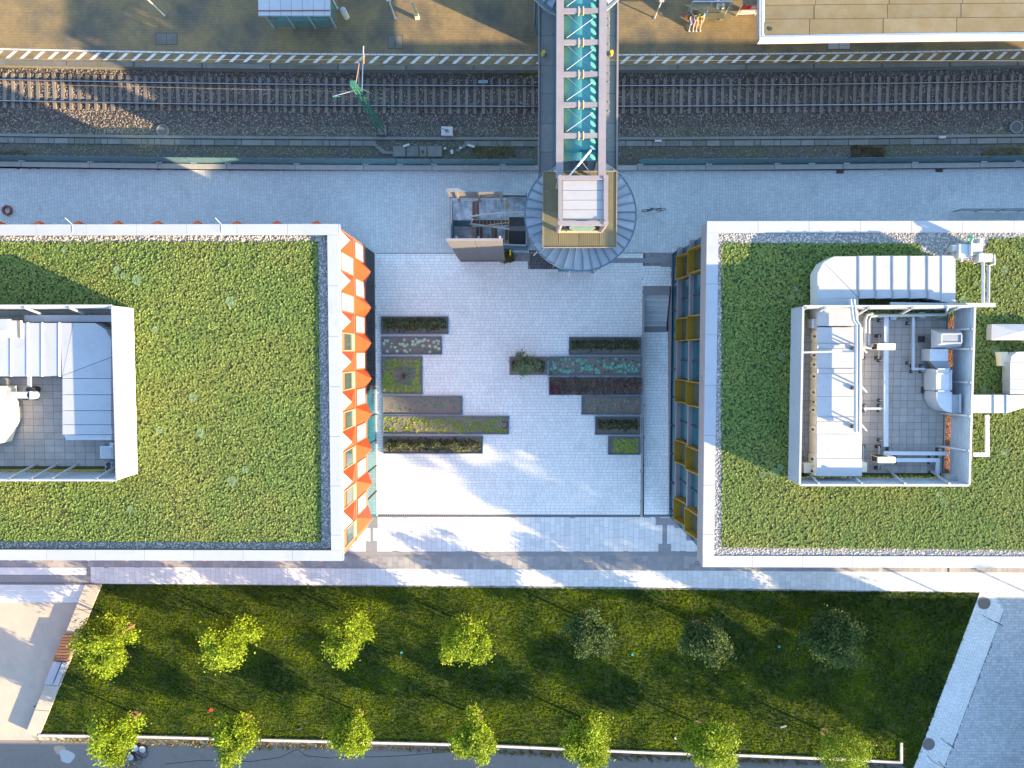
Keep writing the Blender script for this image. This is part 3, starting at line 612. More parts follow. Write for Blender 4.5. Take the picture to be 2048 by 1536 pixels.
# lawn odds and ends
c = P(422,1420,.02); thing('frisbee', MB().cyl(c[:2], .13, 0, .05, 16), 'red', 'small round red disc lying on the lawn', 'disc')
for i, (a, b) in enumerate(((803,1305),(1265,1309),(1558,1293))):
    c = P(a, b, .02); thing('sprinkler_head', MB().cyl(c[:2], .10, -.03, .06, 12), 'blue_plastic', ['small blue valve cover on the lawn left of centre','small blue valve cover at the dark tree shadow right of centre','small dark blue valve cover near the right hand trees'][i], 'valve cover', 'blue valve covers on the lawn')
for i, (a, b, m) in enumerate(((1351,1476,'pale_concrete'),(600,1457,'navy'),(932,1452,'pale_concrete'))):
    c = P(a, b, .05); thing('lawn_spotlight', MB().cyl(c[:2], .09, -.03, .12, 12), m, ['pale round ground lamp near the kerb wall right of centre','dark round ground lamp near the kerb wall left of centre','small pale ground lamp beside the lower middle tree'][i], 'ground lamp')
c = P(1567,1455,.1); mb = MB()
for a, b in (((-.2,-.05),(.2,.07)),((-.2,.03),(.2,.15)),((-.2,-.05),(-.2,.03)),((.2,.07),(.2,.15))): mb.bar((c.x+a[0],c.y+a[1],.08),(c.x+b[0],c.y+b[1],.08),.035)
thing('small_goal_frame', mb, 'white_metal', 'tiny white rectangular frame lying on the lawn at the lower right', 'frame')
# sunken strip and stair right of the plaza
xs0, _, xs1, _ = RC(1287.5,700,1350,1000,-.4); yN = P(1310,663,-.9).y; yS = P(1310,1034,0).y
sk = struct('sunken_path', MB().add([(xs0,yN,-1.45),(xs1,yN,-1.45),(xs1,yS,-1.45),(xs0,yS,-1.45),(xs0,yN,-.908),(xs1,yN,-.908),(xs1,yS,-.008),(xs0,yS,-.008)], [(7,6,5,4),(0,3,2,1),(4,5,1,0),(5,6,2,1),(6,7,3,2),(7,4,0,3)]), 'plaza_joint')
rc = pavers([(xs0,yS),(xs1,yS),(xs1,yN),(xs0,yN)], .33, .215, 0, seed=14, joint=.014); mb = MB()
for q in rc:
    zf = lambda y: -.9*(y-yS)/(yN-yS)
    mb.add([(q[0],q[1],zf(q[1])),(q[2],q[1],zf(q[1])),(q[2],q[3],zf(q[3])),(q[0],q[3],zf(q[3])),(q[0],q[1],zf(q[1])-.04),(q[2],q[1],zf(q[1])-.04),(q[2],q[3],zf(q[3])-.04),(q[0],q[3],zf(q[3])-.04)], [(0,1,2,3),(4,5,1,0),(5,6,2,1),(6,7,3,2),(7,4,0,3)])
stuff('path_pavers', mb, 'plaza_stone', sk)
sw = root('stair_to_sunken_path', P(1313,600,0), 'short pale stone stair going down beside the glass building', 'stair')
xa, xb = P(1289,600).x, P(1339,600).x; y0 = P(1310,590).y
ob('top_landing', MB().box(xa-.1, y0, -1.4, xb+.02, P(1310,573).y, .006), 'band_plain', sw)
for k in range(6): ob('tread', MB().box(xa, y0-.37*(k+1), -1.4, xb, y0-.37*k, -.15*(k+1)+.0), 'street_stone', sw)
for k in range(6): ob('tread_nosing', MB().box(xa, y0-.37*(k+1)-.004, -.15*(k+1)-.03, xb, y0-.37*(k+1)+.06, -.15*(k+1)+.006), 'apron_stone', sw)
ob('bottom_landing', MB().box(xa, yN-.06, -1.4, xb, y0-.37*6, -.895), 'band_plain', sw)
wl_ = root('planter_side_wall', P(1285,800,0), 'thin pale retaining wall between the right planters and the sunken path', 'wall')
x0w, x1w = P(1283.5,700).x, P(1288,700).x; yy = P(0,590).y
while yy > yS: ob('wall_block', MB().box(x0w, max(yS, yy-1.0)+.01, -1.4, x1w, yy, .05), 'concrete', wl_); yy -= 1.0
# ================================================================== planters
def rosette_mesh(tm, m, seed, name='plant'):
    rng = np.random.default_rng(seed); pos = np.array([[0,0,0],[.02,.03,.03]]); V, F, T = inst(tm[0], tm[1], pos, np.array([1,.7]), rng, .2)
    return npmesh(name, V, F, T, m)
PM = {}
def put_plants(parent, r, z, n, m, size, seed, tm=STAR, where=None):
    rng = random.Random(seed)
    if (m, seed % 3) not in PM: PM[(m, seed % 3)] = rosette_mesh(tm, m, seed)
    k = 0; tries = 0; done = []
    while k < n and tries < n*30:
        tries += 1; x = rng.uniform(r[0]+.12, r[2]-.12); y = rng.uniform(r[1]+.12, r[3]-.12)
        u, v = (x-r[0])/(r[2]-r[0]), (y-r[1])/(r[3]-r[1])
        if where and not where(u, v, rng): continue
        if any((x-a)**2+(y-b)**2 < (size*1.1)**2 for a, b in done): continue
        done.append((x, y)); o = link('plant', PM[(m, seed % 3)], parent, (x, y, z), rng.uniform(0, 6)); s_ = size*rng.uniform(.7, 1.25); o.scale = (s_, s_, s_); k += 1
PLAB = {'L1':'top left planter bed with a dark evergreen hedge row','L2':'left planter bed dotted with small pale green plants','L3':'square left planter bed with yellow green plants round bare soil',
 'L4':'left planter bed with sparse tiny seedlings in grey soil','L5':'longest left planter bed with bright yellow green plants','L6':'bottom left planter bed with a dark green hedge row',
 'R1':'top right planter bed with a narrow green hedge','R2a':'short soil bed under the grey leaved tree at the end of the right planters','R2b':'right planter bed dotted with turquoise rosette plants',
 'R3':'right planter bed of brown grass with a magenta corner','R4':'right planter bed with scattered small mixed seedlings','R5':'short right planter bed with a dark hedge','R6':'smallest right planter bed with yellow plants at the bottom'}
for nme, a, b, c_, d in PL:
    r = RC(a+1, b+1, c_-1, d-1, 0); t = root('planter_bed', ((r[0]+r[2])/2, (r[1]+r[3])/2, 0), PLAB[nme], 'planter', 'planter beds in the courtyard'); h = .16
    fw = .05
    if nme != 'R2a':
        for q in ((r[0],r[1],r[2],r[1]+fw),(r[0],r[3]-fw,r[2],r[3]),(r[0],r[1]+fw,r[0]+fw,r[3]-fw),(r[2]-fw,r[1]+fw,r[2],r[3]-fw)): ob('edge_panel', MB().box(q[0],q[1],-.1,q[2],q[3],h), 'steel_blue', t)
    ri = (r[0]+fw, r[1]+fw, r[2]-fw, r[3]-fw); ob('soil', MB().box(*ri[:2], -.1, *ri[2:], .07), 'soil', t)
    sd = sum(map(ord, nme))
    if nme in ('L1','L6','R1','R5','R2a'):
        wdt = .33 if nme in ('L1','L6') else .26; cy = (ri[1]+ri[3])/2+(.08 if nme != 'L6' else 0); rng = np.random.default_rng(sd)
        n = int((ri[2]-ri[0])*(330 if nme != 'R2a' else 300)); x = ri[0]+.15+rng.random(n)*(ri[2]-ri[0]-.3); x += .05*np.sin(x*9)
        y = cy+rng.normal(0, wdt*.55, n); y = np.clip(y, ri[1]+.05, ri[3]-.02); zz = .1+.75*rng.random(n)*np.exp(-((y-cy)/wdt)**2)*(.75+.25*np.sin(x*5))
        V, F, T = inst(ROSE[0], ROSE[1], np.stack([x,y,zz],1), .05+.035*rng.random(n), rng, .8); tag(link('hedge', npmesh('hedge', V, F, T, 'dark_leaf'), t), kind='stuff')
        put_plants(t, (ri[0], ri[1], ri[2], ri[1]+.35), .08, int((ri[2]-ri[0])*1.6), 'weed' if nme != 'R1' else 'low_leaf', .09, sd)
        if nme == 'L6': put_plants(t, (ri[0]+4.6, ri[1], ri[0]+6.2, ri[1]+.4), .08, 6, 'yellow_leaf', .12, sd)
    elif nme == 'L2':
        put_plants(t, ri, .08, 34, 'pale_leaf', .15, sd, where=lambda u, v, q: q.random() < (.9 if v > .55 else .3)); put_plants(t, ri, .07, 40, 'low_leaf', .08, sd+1)
    elif nme == 'L3':
        put_plants(t, ri, .08, 60, 'yellow_leaf', .19, sd, where=lambda u, v, q: (u-.55)**2+(v-.5)**2 > .085 and q.random() < (1 if u < .5 or v < .35 else .35))
        put_plants(t, ri, .07, 34, 'low_leaf', .12, sd+1, where=lambda u, v, q: (u-.5)**2+(v-.5)**2 < .12)
        mb = MB(); cx, cy = (ri[0]+ri[2])/2+.15, (ri[1]+ri[3])/2
        for k in range(26):
            an = random.uniform(0, 6.28); l = random.uniform(.2, .55); mb.tube([(cx,cy,.1),(cx+l*.6*math.cos(an),cy+l*.6*math.sin(an),.4),(cx+l*math.cos(an+.3),cy+l*math.sin(an+.3),.6)], .012, 4)
        ob('bare_twigs', mb, 'bark', t)
    elif nme == 'L4': put_plants(t, ri, .07, 60, 'low_leaf', .075, sd); put_plants(t, ri, .08, 14, 'weed', .07, sd+1)
    elif nme == 'L5':
        put_plants(t, ri, .08, 92, 'yellow_leaf', .19, sd, where=lambda u, v, q: q.random() < (.9 if (v > .55 and .2 < u < .5) or (v < .5 and .45 < u < .95) else .25)); put_plants(t, ri, .07, 30, 'low_leaf', .08, sd+1)
        c = P(1008,850,.12); ob('hose_ring', MB().ring(c[:2], .24, .28, .08, .13, 22, -2.2, 2.2), 'rubber', t)
    elif nme == 'R2b': put_plants(t, ri, .08, 62, 'teal_leaf', .15, sd, where=lambda u, v, q: q.random() < .8); put_plants(t, ri, .07, 60, 'low_leaf', .10, sd+1)
    elif nme == 'R3':
        scatter('brown_grass', SPIKE, rectp((ri[0]+.3,ri[1],ri[2],ri[3])), 110, .08, .12, 'brown_leaf', 61, t); scatter('magenta_grass', SPIKE, [(ri[0],ri[1]),(ri[0]+.95,ri[1]+.05),(ri[0]+.55,ri[1]+.4),(ri[0]+.3,ri[3]-.45),(ri[0],ri[3]-.35)], 110, .08, .12, 'magenta_leaf', 62, t)
        scatter('brown_grass', SPIKE, rectp((ri[0],ri[3]-.5,ri[0]+.5,ri[3])), 120, .08, .11, 'brown_leaf', 63, t)
    elif nme == 'R4': put_plants(t, ri, .07, 50, 'low_leaf', .085, sd); put_plants(t, ri, .08, 12, 'weed', .08, sd+1); put_plants(t, ri, .08, 12, 'pale_leaf', .05, sd+2)
    elif nme == 'R6': put_plants(t, ri, .08, 30, 'yellow_leaf', .19, sd, where=lambda u, v, q: .15 < u < .9); put_plants(t, ri, .07, 14, 'low_leaf', .12, sd+1)

# ================================================================== trees
def make_tree(loc, label, cr=1.55, cz=3.3, hz=1.45, leaf='leaf', n=3600, seed=1, lean=(0,0), clear=1.5, group='young trees on the lawn', sx=1.0, size=.085, stakes=True, name='lawn_tree', hole=0.0):
    rng = np.random.default_rng(seed); rd = random.Random(seed)
    t = root(name, loc, label, 'tree', group); L0 = Vector(loc)
    mb = MB(); top = L0+Vector((lean[0], lean[1], cz+hz*.5)); pts = [L0+Vector((0,0,-.1)), L0.lerp(top, .4)+Vector((.03,0,0)), top]
    mb.tube(pts, .075*cr/1.5, 8, .02)
    br = []
    for k in range(9):
        f = rd.uniform(.35, .85); s0 = L0.lerp(top, f); a = rd.uniform(0, 6.283); l = cr*rd.uniform(.55, .9)
        e = s0+Vector((math.cos(a)*l*sx, math.sin(a)*l, rd.uniform(.2, .8)*hz*.6)); br.append(e)
    tk = ob('trunk', mb, 'bark', t); mb = MB()
    for k, e in enumerate(br):
        f = .35+.5*k/9; s0 = L0.lerp(top, f); mb.tube([s0, s0.lerp(e, .5)+Vector((0,0,.12)), e], .028*cr/1.5, 5, .008)
    stuff('limbs', mb, 'bark', t)
    # crown: many clumps of leaves, uneven outline, gaps
    nc = 46; dirs = rng.normal(size=(nc,3)); dirs /= np.linalg.norm(dirs, axis=1)[:,None]; rad = .35+.65*rng.random(nc)**.5
    cen = dirs*rad[:,None]*np.array([cr*sx*.82, cr*.82, hz*.85]); th = np.arctan2(cen[:,1], cen[:,0]); cen[:,:2] *= (1+.20*np.sin(3*th+seed)+.12*np.sin(5*th+2*seed))[:,None]
    k = rng.integers(0, nc, n); p = cen[k]+rng.normal(0, .19*cr/1.5, (n,3)); p += np.array([L0.x+lean[0]*.8, L0.y+lean[1]*.8, L0.z+cz])
    # leaf: small bent quad
    tv = np.array([(-.5,0,0),(0,-.32,.12),(.6,0,0),(0,.32,.12)], 'f'); tf = np.array([(0,1,2,3)])
    rx = rng.random(n)*6.283; el = rng.normal(.35, .45, n); ct, st = np.cos(rx), np.sin(rx); ce, se = np.cos(el), np.sin(el); ro = rng.normal(0, .5, n)
    x, y, z = tv[None,:,0], tv[None,:,1], tv[None,:,2]; y2 = y*np.cos(ro)[:,None]-z*np.sin(ro)[:,None]; z2 = y*np.sin(ro)[:,None]+z*np.cos(ro)[:,None]
    x3 = x*ce[:,None]+z2*se[:,None]; z3 = -x*se[:,None]+z2*ce[:,None]; s_ = (size*2*(.6+.8*rng.random(n)))[:,None]
    V = np.stack([(x3*ct[:,None]-y2*st[:,None])*s_, (x3*st[:,None]+y2*ct[:,None])*s_, z3*s_], 2)+p[:,None,:]
    F = tf[None]+(np.arange(n)*4)[:,None,None]; tag(link('crown', npmesh('crown', V.reshape(-1,3), F.reshape(-1,4), .6*np.repeat(rng.random(nc)[k],1)+.4*rng.random(n), leaf), t), kind='stuff')
    if stakes:
        ob('mulch_ring', MB().cyl(loc[:2], .30, loc[2]-.03, loc[2]+.05, 16), 'mulch', t)
        for a in (.4, 2.5, 4.6):
            s0 = L0+Vector((.35*math.cos(a), .35*math.sin(a), -.1)); ob('stake', MB().tube([s0, s0+Vector((0,0,1.75))], .03, 6), 'stake', t)
    return t
ORD = ['first','second','third','fourth','fifth','sixth','seventh']
top = [(215,1285,52,55),(457,1280,50,55),(697,1270,44,57),(930,1283,46,50),(1176,1268,42,45),(1419,1279,44,46),(1664,1274,52,60)]
bot = [(224,1472,46,50),(468,1476,42,46),(702,1468,40,44),(945,1476,40,48),(1177,1482,46,54),(1423,1492,48,55),(1684,1508,50,42)]
for row, nm in ((top,'upper'),(bot,'lower')):
    for i, (a, b, rx, ry) in enumerate(row):
        cz = 2.9; ctr = P(a, b, cz); base = Vector((ctr.x, ctr.y, 0)); k = i+(7 if nm == 'lower' else 0)
        lx = .22*math.sin(k*1.7)
        base.x -= lx; dark = nm == 'upper' and i in (4, 6); thin = nm == 'lower' and i == 6
        lf = 'shaded_leaf' if dark or (nm == 'upper' and i == 5) else 'leaf'
        nn = 9500 if not thin else 4200
        ew = ['far left tree','tree','tree','tree','tree','tree','far right tree'][i]
        lab = f"{['bright green','bright green','bright green','bright green','shaded','shaded','shaded'][i] if nm=='upper' else ('sparse leafed' if thin else 'yellow green')} {ew}, {ORD[i]} from the left in the {nm} row on the lawn" if i not in (0,6) else f"{'bright green' if i==0 else ('shade toned' if nm=='upper' else 'sparse leafed')} tree at the {'left' if i==0 else 'right'} end of the {nm} row on the lawn"
        make_tree((base.x, base.y, 0), lab, cr=(rx+ry)/2/24.5, cz=cz, hz=1.5, leaf=lf, n=nn, seed=100+k, lean=(lx, 0), sx=rx/((rx+ry)/2), size=.078 if not thin else .07)
c = P(1052,728,1.6)
make_tree((c.x, c.y, .05), 'grey leaved small tree in the short soil bed of the courtyard', cr=.95, cz=1.7, hz=.9, leaf='olive_leaf', n=2600, seed=140, group=None, size=.06, stakes=False, name='courtyard_tree')
c = P(1014,723,.0); thing('white_stone', MB().sphere((c.x,c.y,.06), .12, 10, .7), 'white_cloth', 'round white stone beside the grey leaved tree', 'stone')
c = P(1012,519,.0); scatter('corner_weeds', SPIKE, rectp(RC(1003,506,1026,523)), 260, 0, .15, 'weed', 150, label='weeds growing at the foot of the clad stair wall', cat='weeds')
# unseen trees, added and sized to throw the long shadows
OT = [(2200,1330,20.5,3.6),(2280,1440,22.5,3.9),(2190,1510,19,3.3),(2420,1490,24,4.0),(2270,1830,7.5,3.4),(2420,1350,21,3.4),(2560,1650,22,4.0),(2150,1405,8.5,3.3),(2175,1575,9.5,3.4),(2300,1650,12,3.8)]
for i, (a, b, hgt, r_) in enumerate(OT):
    c = P(a, b, 0)
    make_tree((c.x, c.y, 0), f"large unseen tree beyond the square, {['nearest the path','behind the nearest','second along the square','tall and wide','by the road','beside the glass building','farthest away','low one at the square edge','low one halfway down the square','behind the low ones'][i]}", cr=r_/1.6, cz=hgt*.62, hz=hgt*.34, leaf='low_leaf', n=3800, seed=200+i, size=.2, stakes=False, name='unseen_tree', group='large unseen trees beyond the square')

# ================================================================== buildings
def pyramid(mb_dir, w_, zb, zt, tip_z, p): pass
TZ = 10.6
LX = P(752,760,0).x; LN = 7.25; LS = P(752,1032,0).y; LW_ = P(-900,760,0).x
print('left bldg', LX, LN, LS)
lb = root('left_building', (LX, 0, 0), 'orange building with faceted facade panels and green roof on the left', 'building')
ob('wall', MB().box(LW_, LS, -1.0, LX-.30, LN, 3.02), 'slat_dark', lb)
ob('wall', MB().box(LW_, LS, 3.02, LX-.02, LN, 9.9), 'salmon', lb)
ob('cornice', MB().box(LW_, LS-.06, 9.9, LX+.06, LS+.3, 10.47).box(LW_, LN-.3, 9.9, LX+.06, LN+.06, 10.47).box(LX-.3, LS+.31, 9.9, LX+.06, LN-.31, 10.47), 'cream', lb)
roofz = 10.25
rl = (LW_, LS+.0, LX, LN)
# parapet caps (ring of separate lengths)
def caps(parent, X0, Y0, X1, Y1, wd, z0, z1, m, sides, step, trim=None):
    for s in sides:
        if s in 'NS':
            y0, y1 = (Y1-wd, Y1) if s == 'N' else (Y0, Y0+wd); x = X1 if parent is lb else X0; sg = -1 if parent is lb else 1; lim = X0 if parent is lb else X1
            while (x-lim)*sg < -.1:
                x2 = x+sg*step
                if (x2-lim)*sg > 0: x2 = lim
                ob('parapet_cap', MB().box(min(x,x2)+.008, y0, z0, max(x,x2)-.008, y1, z1), m, parent); x = x2
        else:
            x0, x1 = (X1-wd, X1) if s == 'E' else (X0, X0+wd); y = Y1-wd
            while y > Y0+wd+.05:
                y2 = max(Y0+wd, y-step); ob('parapet_cap', MB().box(x0, y2+.008, z0, x1, y-.008, z1), m, parent); y = y2
ob('parapet', MB().box(LW_, LS-.04, 10.48, LX+.04, LS+.45, 10.515).box(LW_, LN-.45, 10.48, LX+.04, LN+.04, 10.515).box(LX-.45, LS+.46, 10.48, LX+.04, LN-.46, 10.515), 'blue_trim', lb)
caps(lb, LW_, LS-.10, LX+.10, LN+.10, .62, 10.52, TZ, 'cap_metal', 'NSE', 2.9)
ob('edge_trim', MB().box(LX+.10, LS-.10, 10.30, LX+.16, LN+.10, 10.57), 'blue_trim', lb)
ob('roof', MB().box(LW_, LS+.45, 9.95, LX-.45, LN-.45, roofz-.05), 'gravel_base', lb)
# facade modules, floor 1 and floor 2
PIT = 2.37; UY0 = 6.56
def facet(base, outv, along, zb, zt, tipz, p, hw, name, parent, m, white=True):
    "faceted panel: base rectangle on the wall, one tip standing out"
    b = Vector(base); o = Vector(outv); a = Vector(along)
    c0, c1, c2, c3 = b-a*hw+Vector((0,0,zb)), b+a*hw+Vector((0,0,zb)), b+a*hw+Vector((0,0,zt)), b-a*hw+Vector((0,0,zt)); tp = b+o*p+Vector((0,0,tipz))
    for q in ((c0,c1,tp),(c1,c2,tp),(c2,c3,tp),(c3,c0,tp)):
        top_ = q[0].z > zt-.01 and q[1].z > zt-.01
        ob(name, MB().add([*q], [(0,1,2)]), ('white_panel' if white and top_ and tipz > zt-.5 else m), parent)  # upward facet whitened for the sky light it catches
def window(parent, x, y0, y1, z0, z1, kind, axis='E'):
    f = ob('window', MB().box(x-.0, y0, z0, x+.05, y0+.06, z1).box(x, y1-.06, z0, x+.05, y1, z1).box(x, y0+.06, z0, x+.05, y1-.06, z0+.06).box(x, y0+.06, z1-.06, x+.05, y1-.06, z1), 'tan_frame' if kind == 'window_glass' else 'salmon', parent)
    if kind == 'window_glass':
        ob('pane', MB().box(x+.0, y0+.06, z0+.06, x+.02, y0+(y1-y0)*1-.06, z1-.75), kind, f); ob('blind_box', MB().box(x, y0+.06, z0+.06, x+.08, y1-.06, z0+.55), 'cream', f)
    else: ob('blind', MB().box(x, y0+.06, z0+.06, x+.025, y1-.06, z1-.06), kind, f)
rv = random.Random(3)
for k in range(8):
    yc = UY0-PIT*k
    facet((LX+.0, yc, 0), (1,0,0), (0,-1,0), 6.75, 9.88, 9.80, .58, PIT/4, 'facade_panel', lb, 'orange')
    yw = yc-PIT/2
    if yw-PIT/4 > LS: window(lb, LX, yw-PIT/4+.04, yw+PIT/4-.04, 6.75, 9.7, 'blind' if k in (0,1) else 'window_glass')
    # lower floor: window under the upper panel, faceted panel under the upper window
    window(lb, LX, yc-PIT/4+.04, yc+PIT/4-.04, 3.7, 6.2, 'blind')
    if yw-PIT/4 > LS-.1: facet((LX, yw, 0), (1,0,0), (0,-1,0), 3.05, 6.55, 4.4, .62, PIT/4, 'facade_panel', lb, 'orange')
ob('string_course', MB().box(LX-.02, LS, 6.58, LX+.05, LN, 6.72), 'salmon', lb)
x = LX-1.5
while x > P(-60,440,10).x:
    for yy, s in ((LN, 1), (LS, -1)):
        facet((x, yy, 0), (0,s,0), (s,0,0), 6.75, 9.88, 9.2, .58, PIT/4, 'facade_panel', lb, 'orange' if s == 1 else 'salmon', False)
    x -= PIT
# ground floor: dark slats (north part) and glass
y = LN-.05
ysl = P(0,775,0).y
gf = LX-.28
while y > ysl: ob('slat', MB().box(gf, y-.07, .0, gf+.28, y, 3.0), 'slat_dark', lb); y -= .13
yg = ysl-.05; gh = []
while yg > LS+.2:
    y2 = max(LS, yg-1.9); ob('shopfront_pane', MB().box(gf+.1, y2+.05, .05, gf+.24, yg-.05, 2.95), 'teal_glass', lb); ob('mullion', MB().box(gf+.06, yg-.05, 0, gf+.30, yg+.03, 3.0), 'black', lb); yg = y2
ob('base_rail', MB().box(LX-.04, LS, 0, LX+.02, LN, .06), 'pale_concrete', lb)
# green roof left
PL0 = RC(228,612,0,960,12.4)
plant_l = [(LW_, P(0,960,12.4).y), (P(272,780,10.3).x, P(0,960,12.4).y), (P(272,780,10.3).x, P(0,612,12.4).y), (LW_, P(0,612,12.4).y)]
g0 = RC(-40, 484, 639, 1083, roofz)
gs = [(g0[0],g0[1]),(g0[2],g0[1]),(g0[2],g0[3]),(g0[0],g0[3])]
ob('roof_substrate', MB().box(LW_, g0[1], roofz-.06, g0[2], g0[3], roofz), 'sedum_base', lb)
scatter('green_roof', ROSE, gs, 190, roofz-.02, .062, 'sedum', 70, lb, holes=[plant_l], jz=.06)
ring = [(g0[0],LS+.5),(LX-.5,LS+.5),(LX-.5,LN-.5),(g0[0],LN-.5)]
scatter('gravel_border', OCT, ring, 130, roofz-.03, .055, 'gravel', 71, lb, holes=[gs], tilt=.8)
def pale_patch(parent, pts, z, seed):
    rng = np.random.default_rng(seed); pos = []
    for a, b, r_ in pts:
        c = P(a, b, z)
        for _ in range(int(26*r_)):
            t = rng.random()*6.283; q = .09*r_*rng.random()**.35; pos.append((c.x+q*math.cos(t), c.y+q*math.sin(t), z+.05))
    pos = np.array(pos); V, F, T = inst(ROSE5[0], ROSE5[1], pos, .075+.04*rng.random(len(pos)), rng, .3); tag(link('pale_sedum_rosettes', npmesh('pale_sedum_rosettes', V, F, T, 'pale_sedum'), parent), kind='stuff')
pale_patch(lb, [(235,540,1.6),(248,552,1.4),(275,560,2.6),(462,603,2.6),(387,795,2.2),(402,866,2.3),(465,962,2.8),(492,938,1.8),(312,660,1.8),(320,860,1.8),(262,1018,1.8),(130,500,1.2)], roofz, 72)
for i, (a, b) in enumerate(((142,438),(440,438))):
    c = P(a+2, b+10, TZ); thing('lightning_rod', MB().tube([c, c+Vector((.05,-.35,.02)), c+Vector((.02,-.5,.0))], .02, 5).tube([c, c+Vector((-.2,.3,.3))], .018, 5), 'white_metal', ['thin pale lightning rod on the upper parapet of the left roof, far left','thin pale lightning rod on the upper parapet of the left roof, right one'][i], 'lightning rod', 'lightning rods on the left parapet')
c = P(294,467,roofz); ob('overflow_grate', MB().box(c.x-.3, c.y-.03, roofz, c.x+.3, c.y+.05, roofz+.08), 'black', lb)

# ---- right building
RX = P(1343,760,0).x; RN = P(1343,508,0).y; RS = P(1340,1035,0).y; RE = P(2900,760,0).x
print('right bldg', RX, RN, RS)
rb = root('right_building', (RX, 0, 0), 'glass fronted building with yellow box windows and green roof on the right', 'building')
ob('wall', MB().box(RX+.25, RS+.02, -1.4, RE, RN-.02, 9.4), 'black', rb)
ob('floor_edge', MB().box(RX-.28, RS-.05, 2.55, RX+.28, RN+.05, 2.9), 'lilac_metal', rb)
ob('floor_edge', MB().box(RX-.24, RS-.05, 5.7, RX+.28, RN+.05, 6.02), 'lilac_metal', rb)
ob('fascia', MB().box(RX-.42, RS-.28, 9.2, RE, RN+.28, TZ-.08), 'lilac_metal', rb)
caps(rb, RX-.46, RS-.34, RE, RN+.34, .66, TZ-.08, TZ, 'cap_metal', 'NSW', 2.9)
RI = (RX+.20, RS+.32, RE, RN-.32)
ob('roof_recess', MB().box(RI[0], RI[1], TZ-.10, RI[2], RI[3], TZ-.075), 'gravel_base', rb)
roof2 = TZ-.075
gA = [tuple(P(*p,roof2)[:2]) for p in ((1443,486),(1838,488),(1842,506),(1958,530),(1978,478),(2110,472),(2110,1100),(1443,1094))]
gpit = rectp(RC(1577,612,1945,970,roof2))
ductN = [tuple(P(*p,roof2)[:2]) for p in ((1630,512),(1908,512),(1908,600),(1720,605),(1720,640),(1630,640))]
ob('roof_substrate', MB().prism(gA, roof2-.01, roof2+.02), 'sedum_base', rb)
inner = [tuple(P(*p,roof2)[:2]) for p in ((1605,640),(1925,640),(1925,950),(1605,950))]
scatter('green_roof', ROSE, gA, 190, roof2, .062, 'sedum', 74, rb, holes=[inner], jz=.06)
scatter('gravel_border', OCT, [(RI[0],RI[1]),(P(2110,0,roof2).x,RI[1]),(P(2110,0,roof2).x,RI[3]),(RI[0],RI[3])], 130, roof2, .055, 'gravel', 75, rb, holes=[gA], tilt=.8)
pale_patch(rb, [(1590,578,1.2),(1582,595,1.2),(1600,595,1.2),(1547,945,2.6),(1525,950,1.6),(1560,935,1.6),(1951,568,1.3),(1925,600,2.0),(2007,540,1.8),(1990,700,2.5),(2008,905,2.0),(1878,988,1.6),(1886,1002,1.4),(1562,712,1.8),(1965,780,1.6)], roof2, 76)
YBC = [5.75, 1.55, -2.60, -6.75, -10.75]
ys = [RN]+[v for c in YBC for v in (c+.80, c-.80)]+[RS]
for zl, zh, x_ in ((2.9, 5.7, RX), (6.02, 9.2, RX)):
    for a, b in ((ys[2*i], ys[2*i+1]) for i in range(len(ys)//2)):
        m_ = (a+b)/2
        for u, v in (((a, m_), (m_, b)) if a-b > 1.5 else ((a, b),)):
            ob('window_pane', MB().box(x_, v+.05, zl+.03, x_+.06, u-.05, zh-.03), 'teal_glass', rb)
        if a-b > 1.5: ob('mullion', MB().box(x_-.05, m_-.05, zl, x_+.1, m_+.05, zh), 'black', rb)
    for c in YBC:
        mb = MB(); za, zb = zl+.1, zh-.12
        for ya in (c-.78, c+.71):
            v = [(x_-.46, ya, za), (x_+.1, ya, za), (x_+.1, ya, zb), (x_-.14, ya, zb)]; v2 = [(p[0], p[1]+.07, p[2]) for p in v]
            mb.add(v+v2, [(0,1,2,3),(7,6,5,4),(0,4,5,1),(1,5,6,2),(2,6,7,3),(3,7,4,0)])
        mb.box(x_-.46, c-.71, za, x_+.1, c+.71, za+.07); mb.box(x_-.14, c-.71, zb-.07, x_+.1, c+.71, zb)
        f = ob('box_window', mb, 'yellow', rb)
        ob('pane', MB().box(x_, c-.71, zl+.17, x_+.05, c+.71, zh-.22), 'window_glass', f); ob('inner_panel', MB().box(x_+.05, c-.71, zl+.17, x_+.12, c+.71, zh-.22), 'black', f)
yy = RN
while yy > RS+.3:
    y2 = max(RS, yy-2.07); ob('ground_floor_pane', MB().box(RX+.02, y2+.04, -.9, RX+.10, yy-.04, 2.55), 'teal_glass', rb); ob('mullion', MB().box(RX-.04, yy-.04, -.9, RX+.14, yy+.04, 2.55), 'black', rb); yy = y2
ob('base_rail', MB().box(RX-.10, RS, -.9, RX-.04, RN, .05), 'lilac_metal', rb)

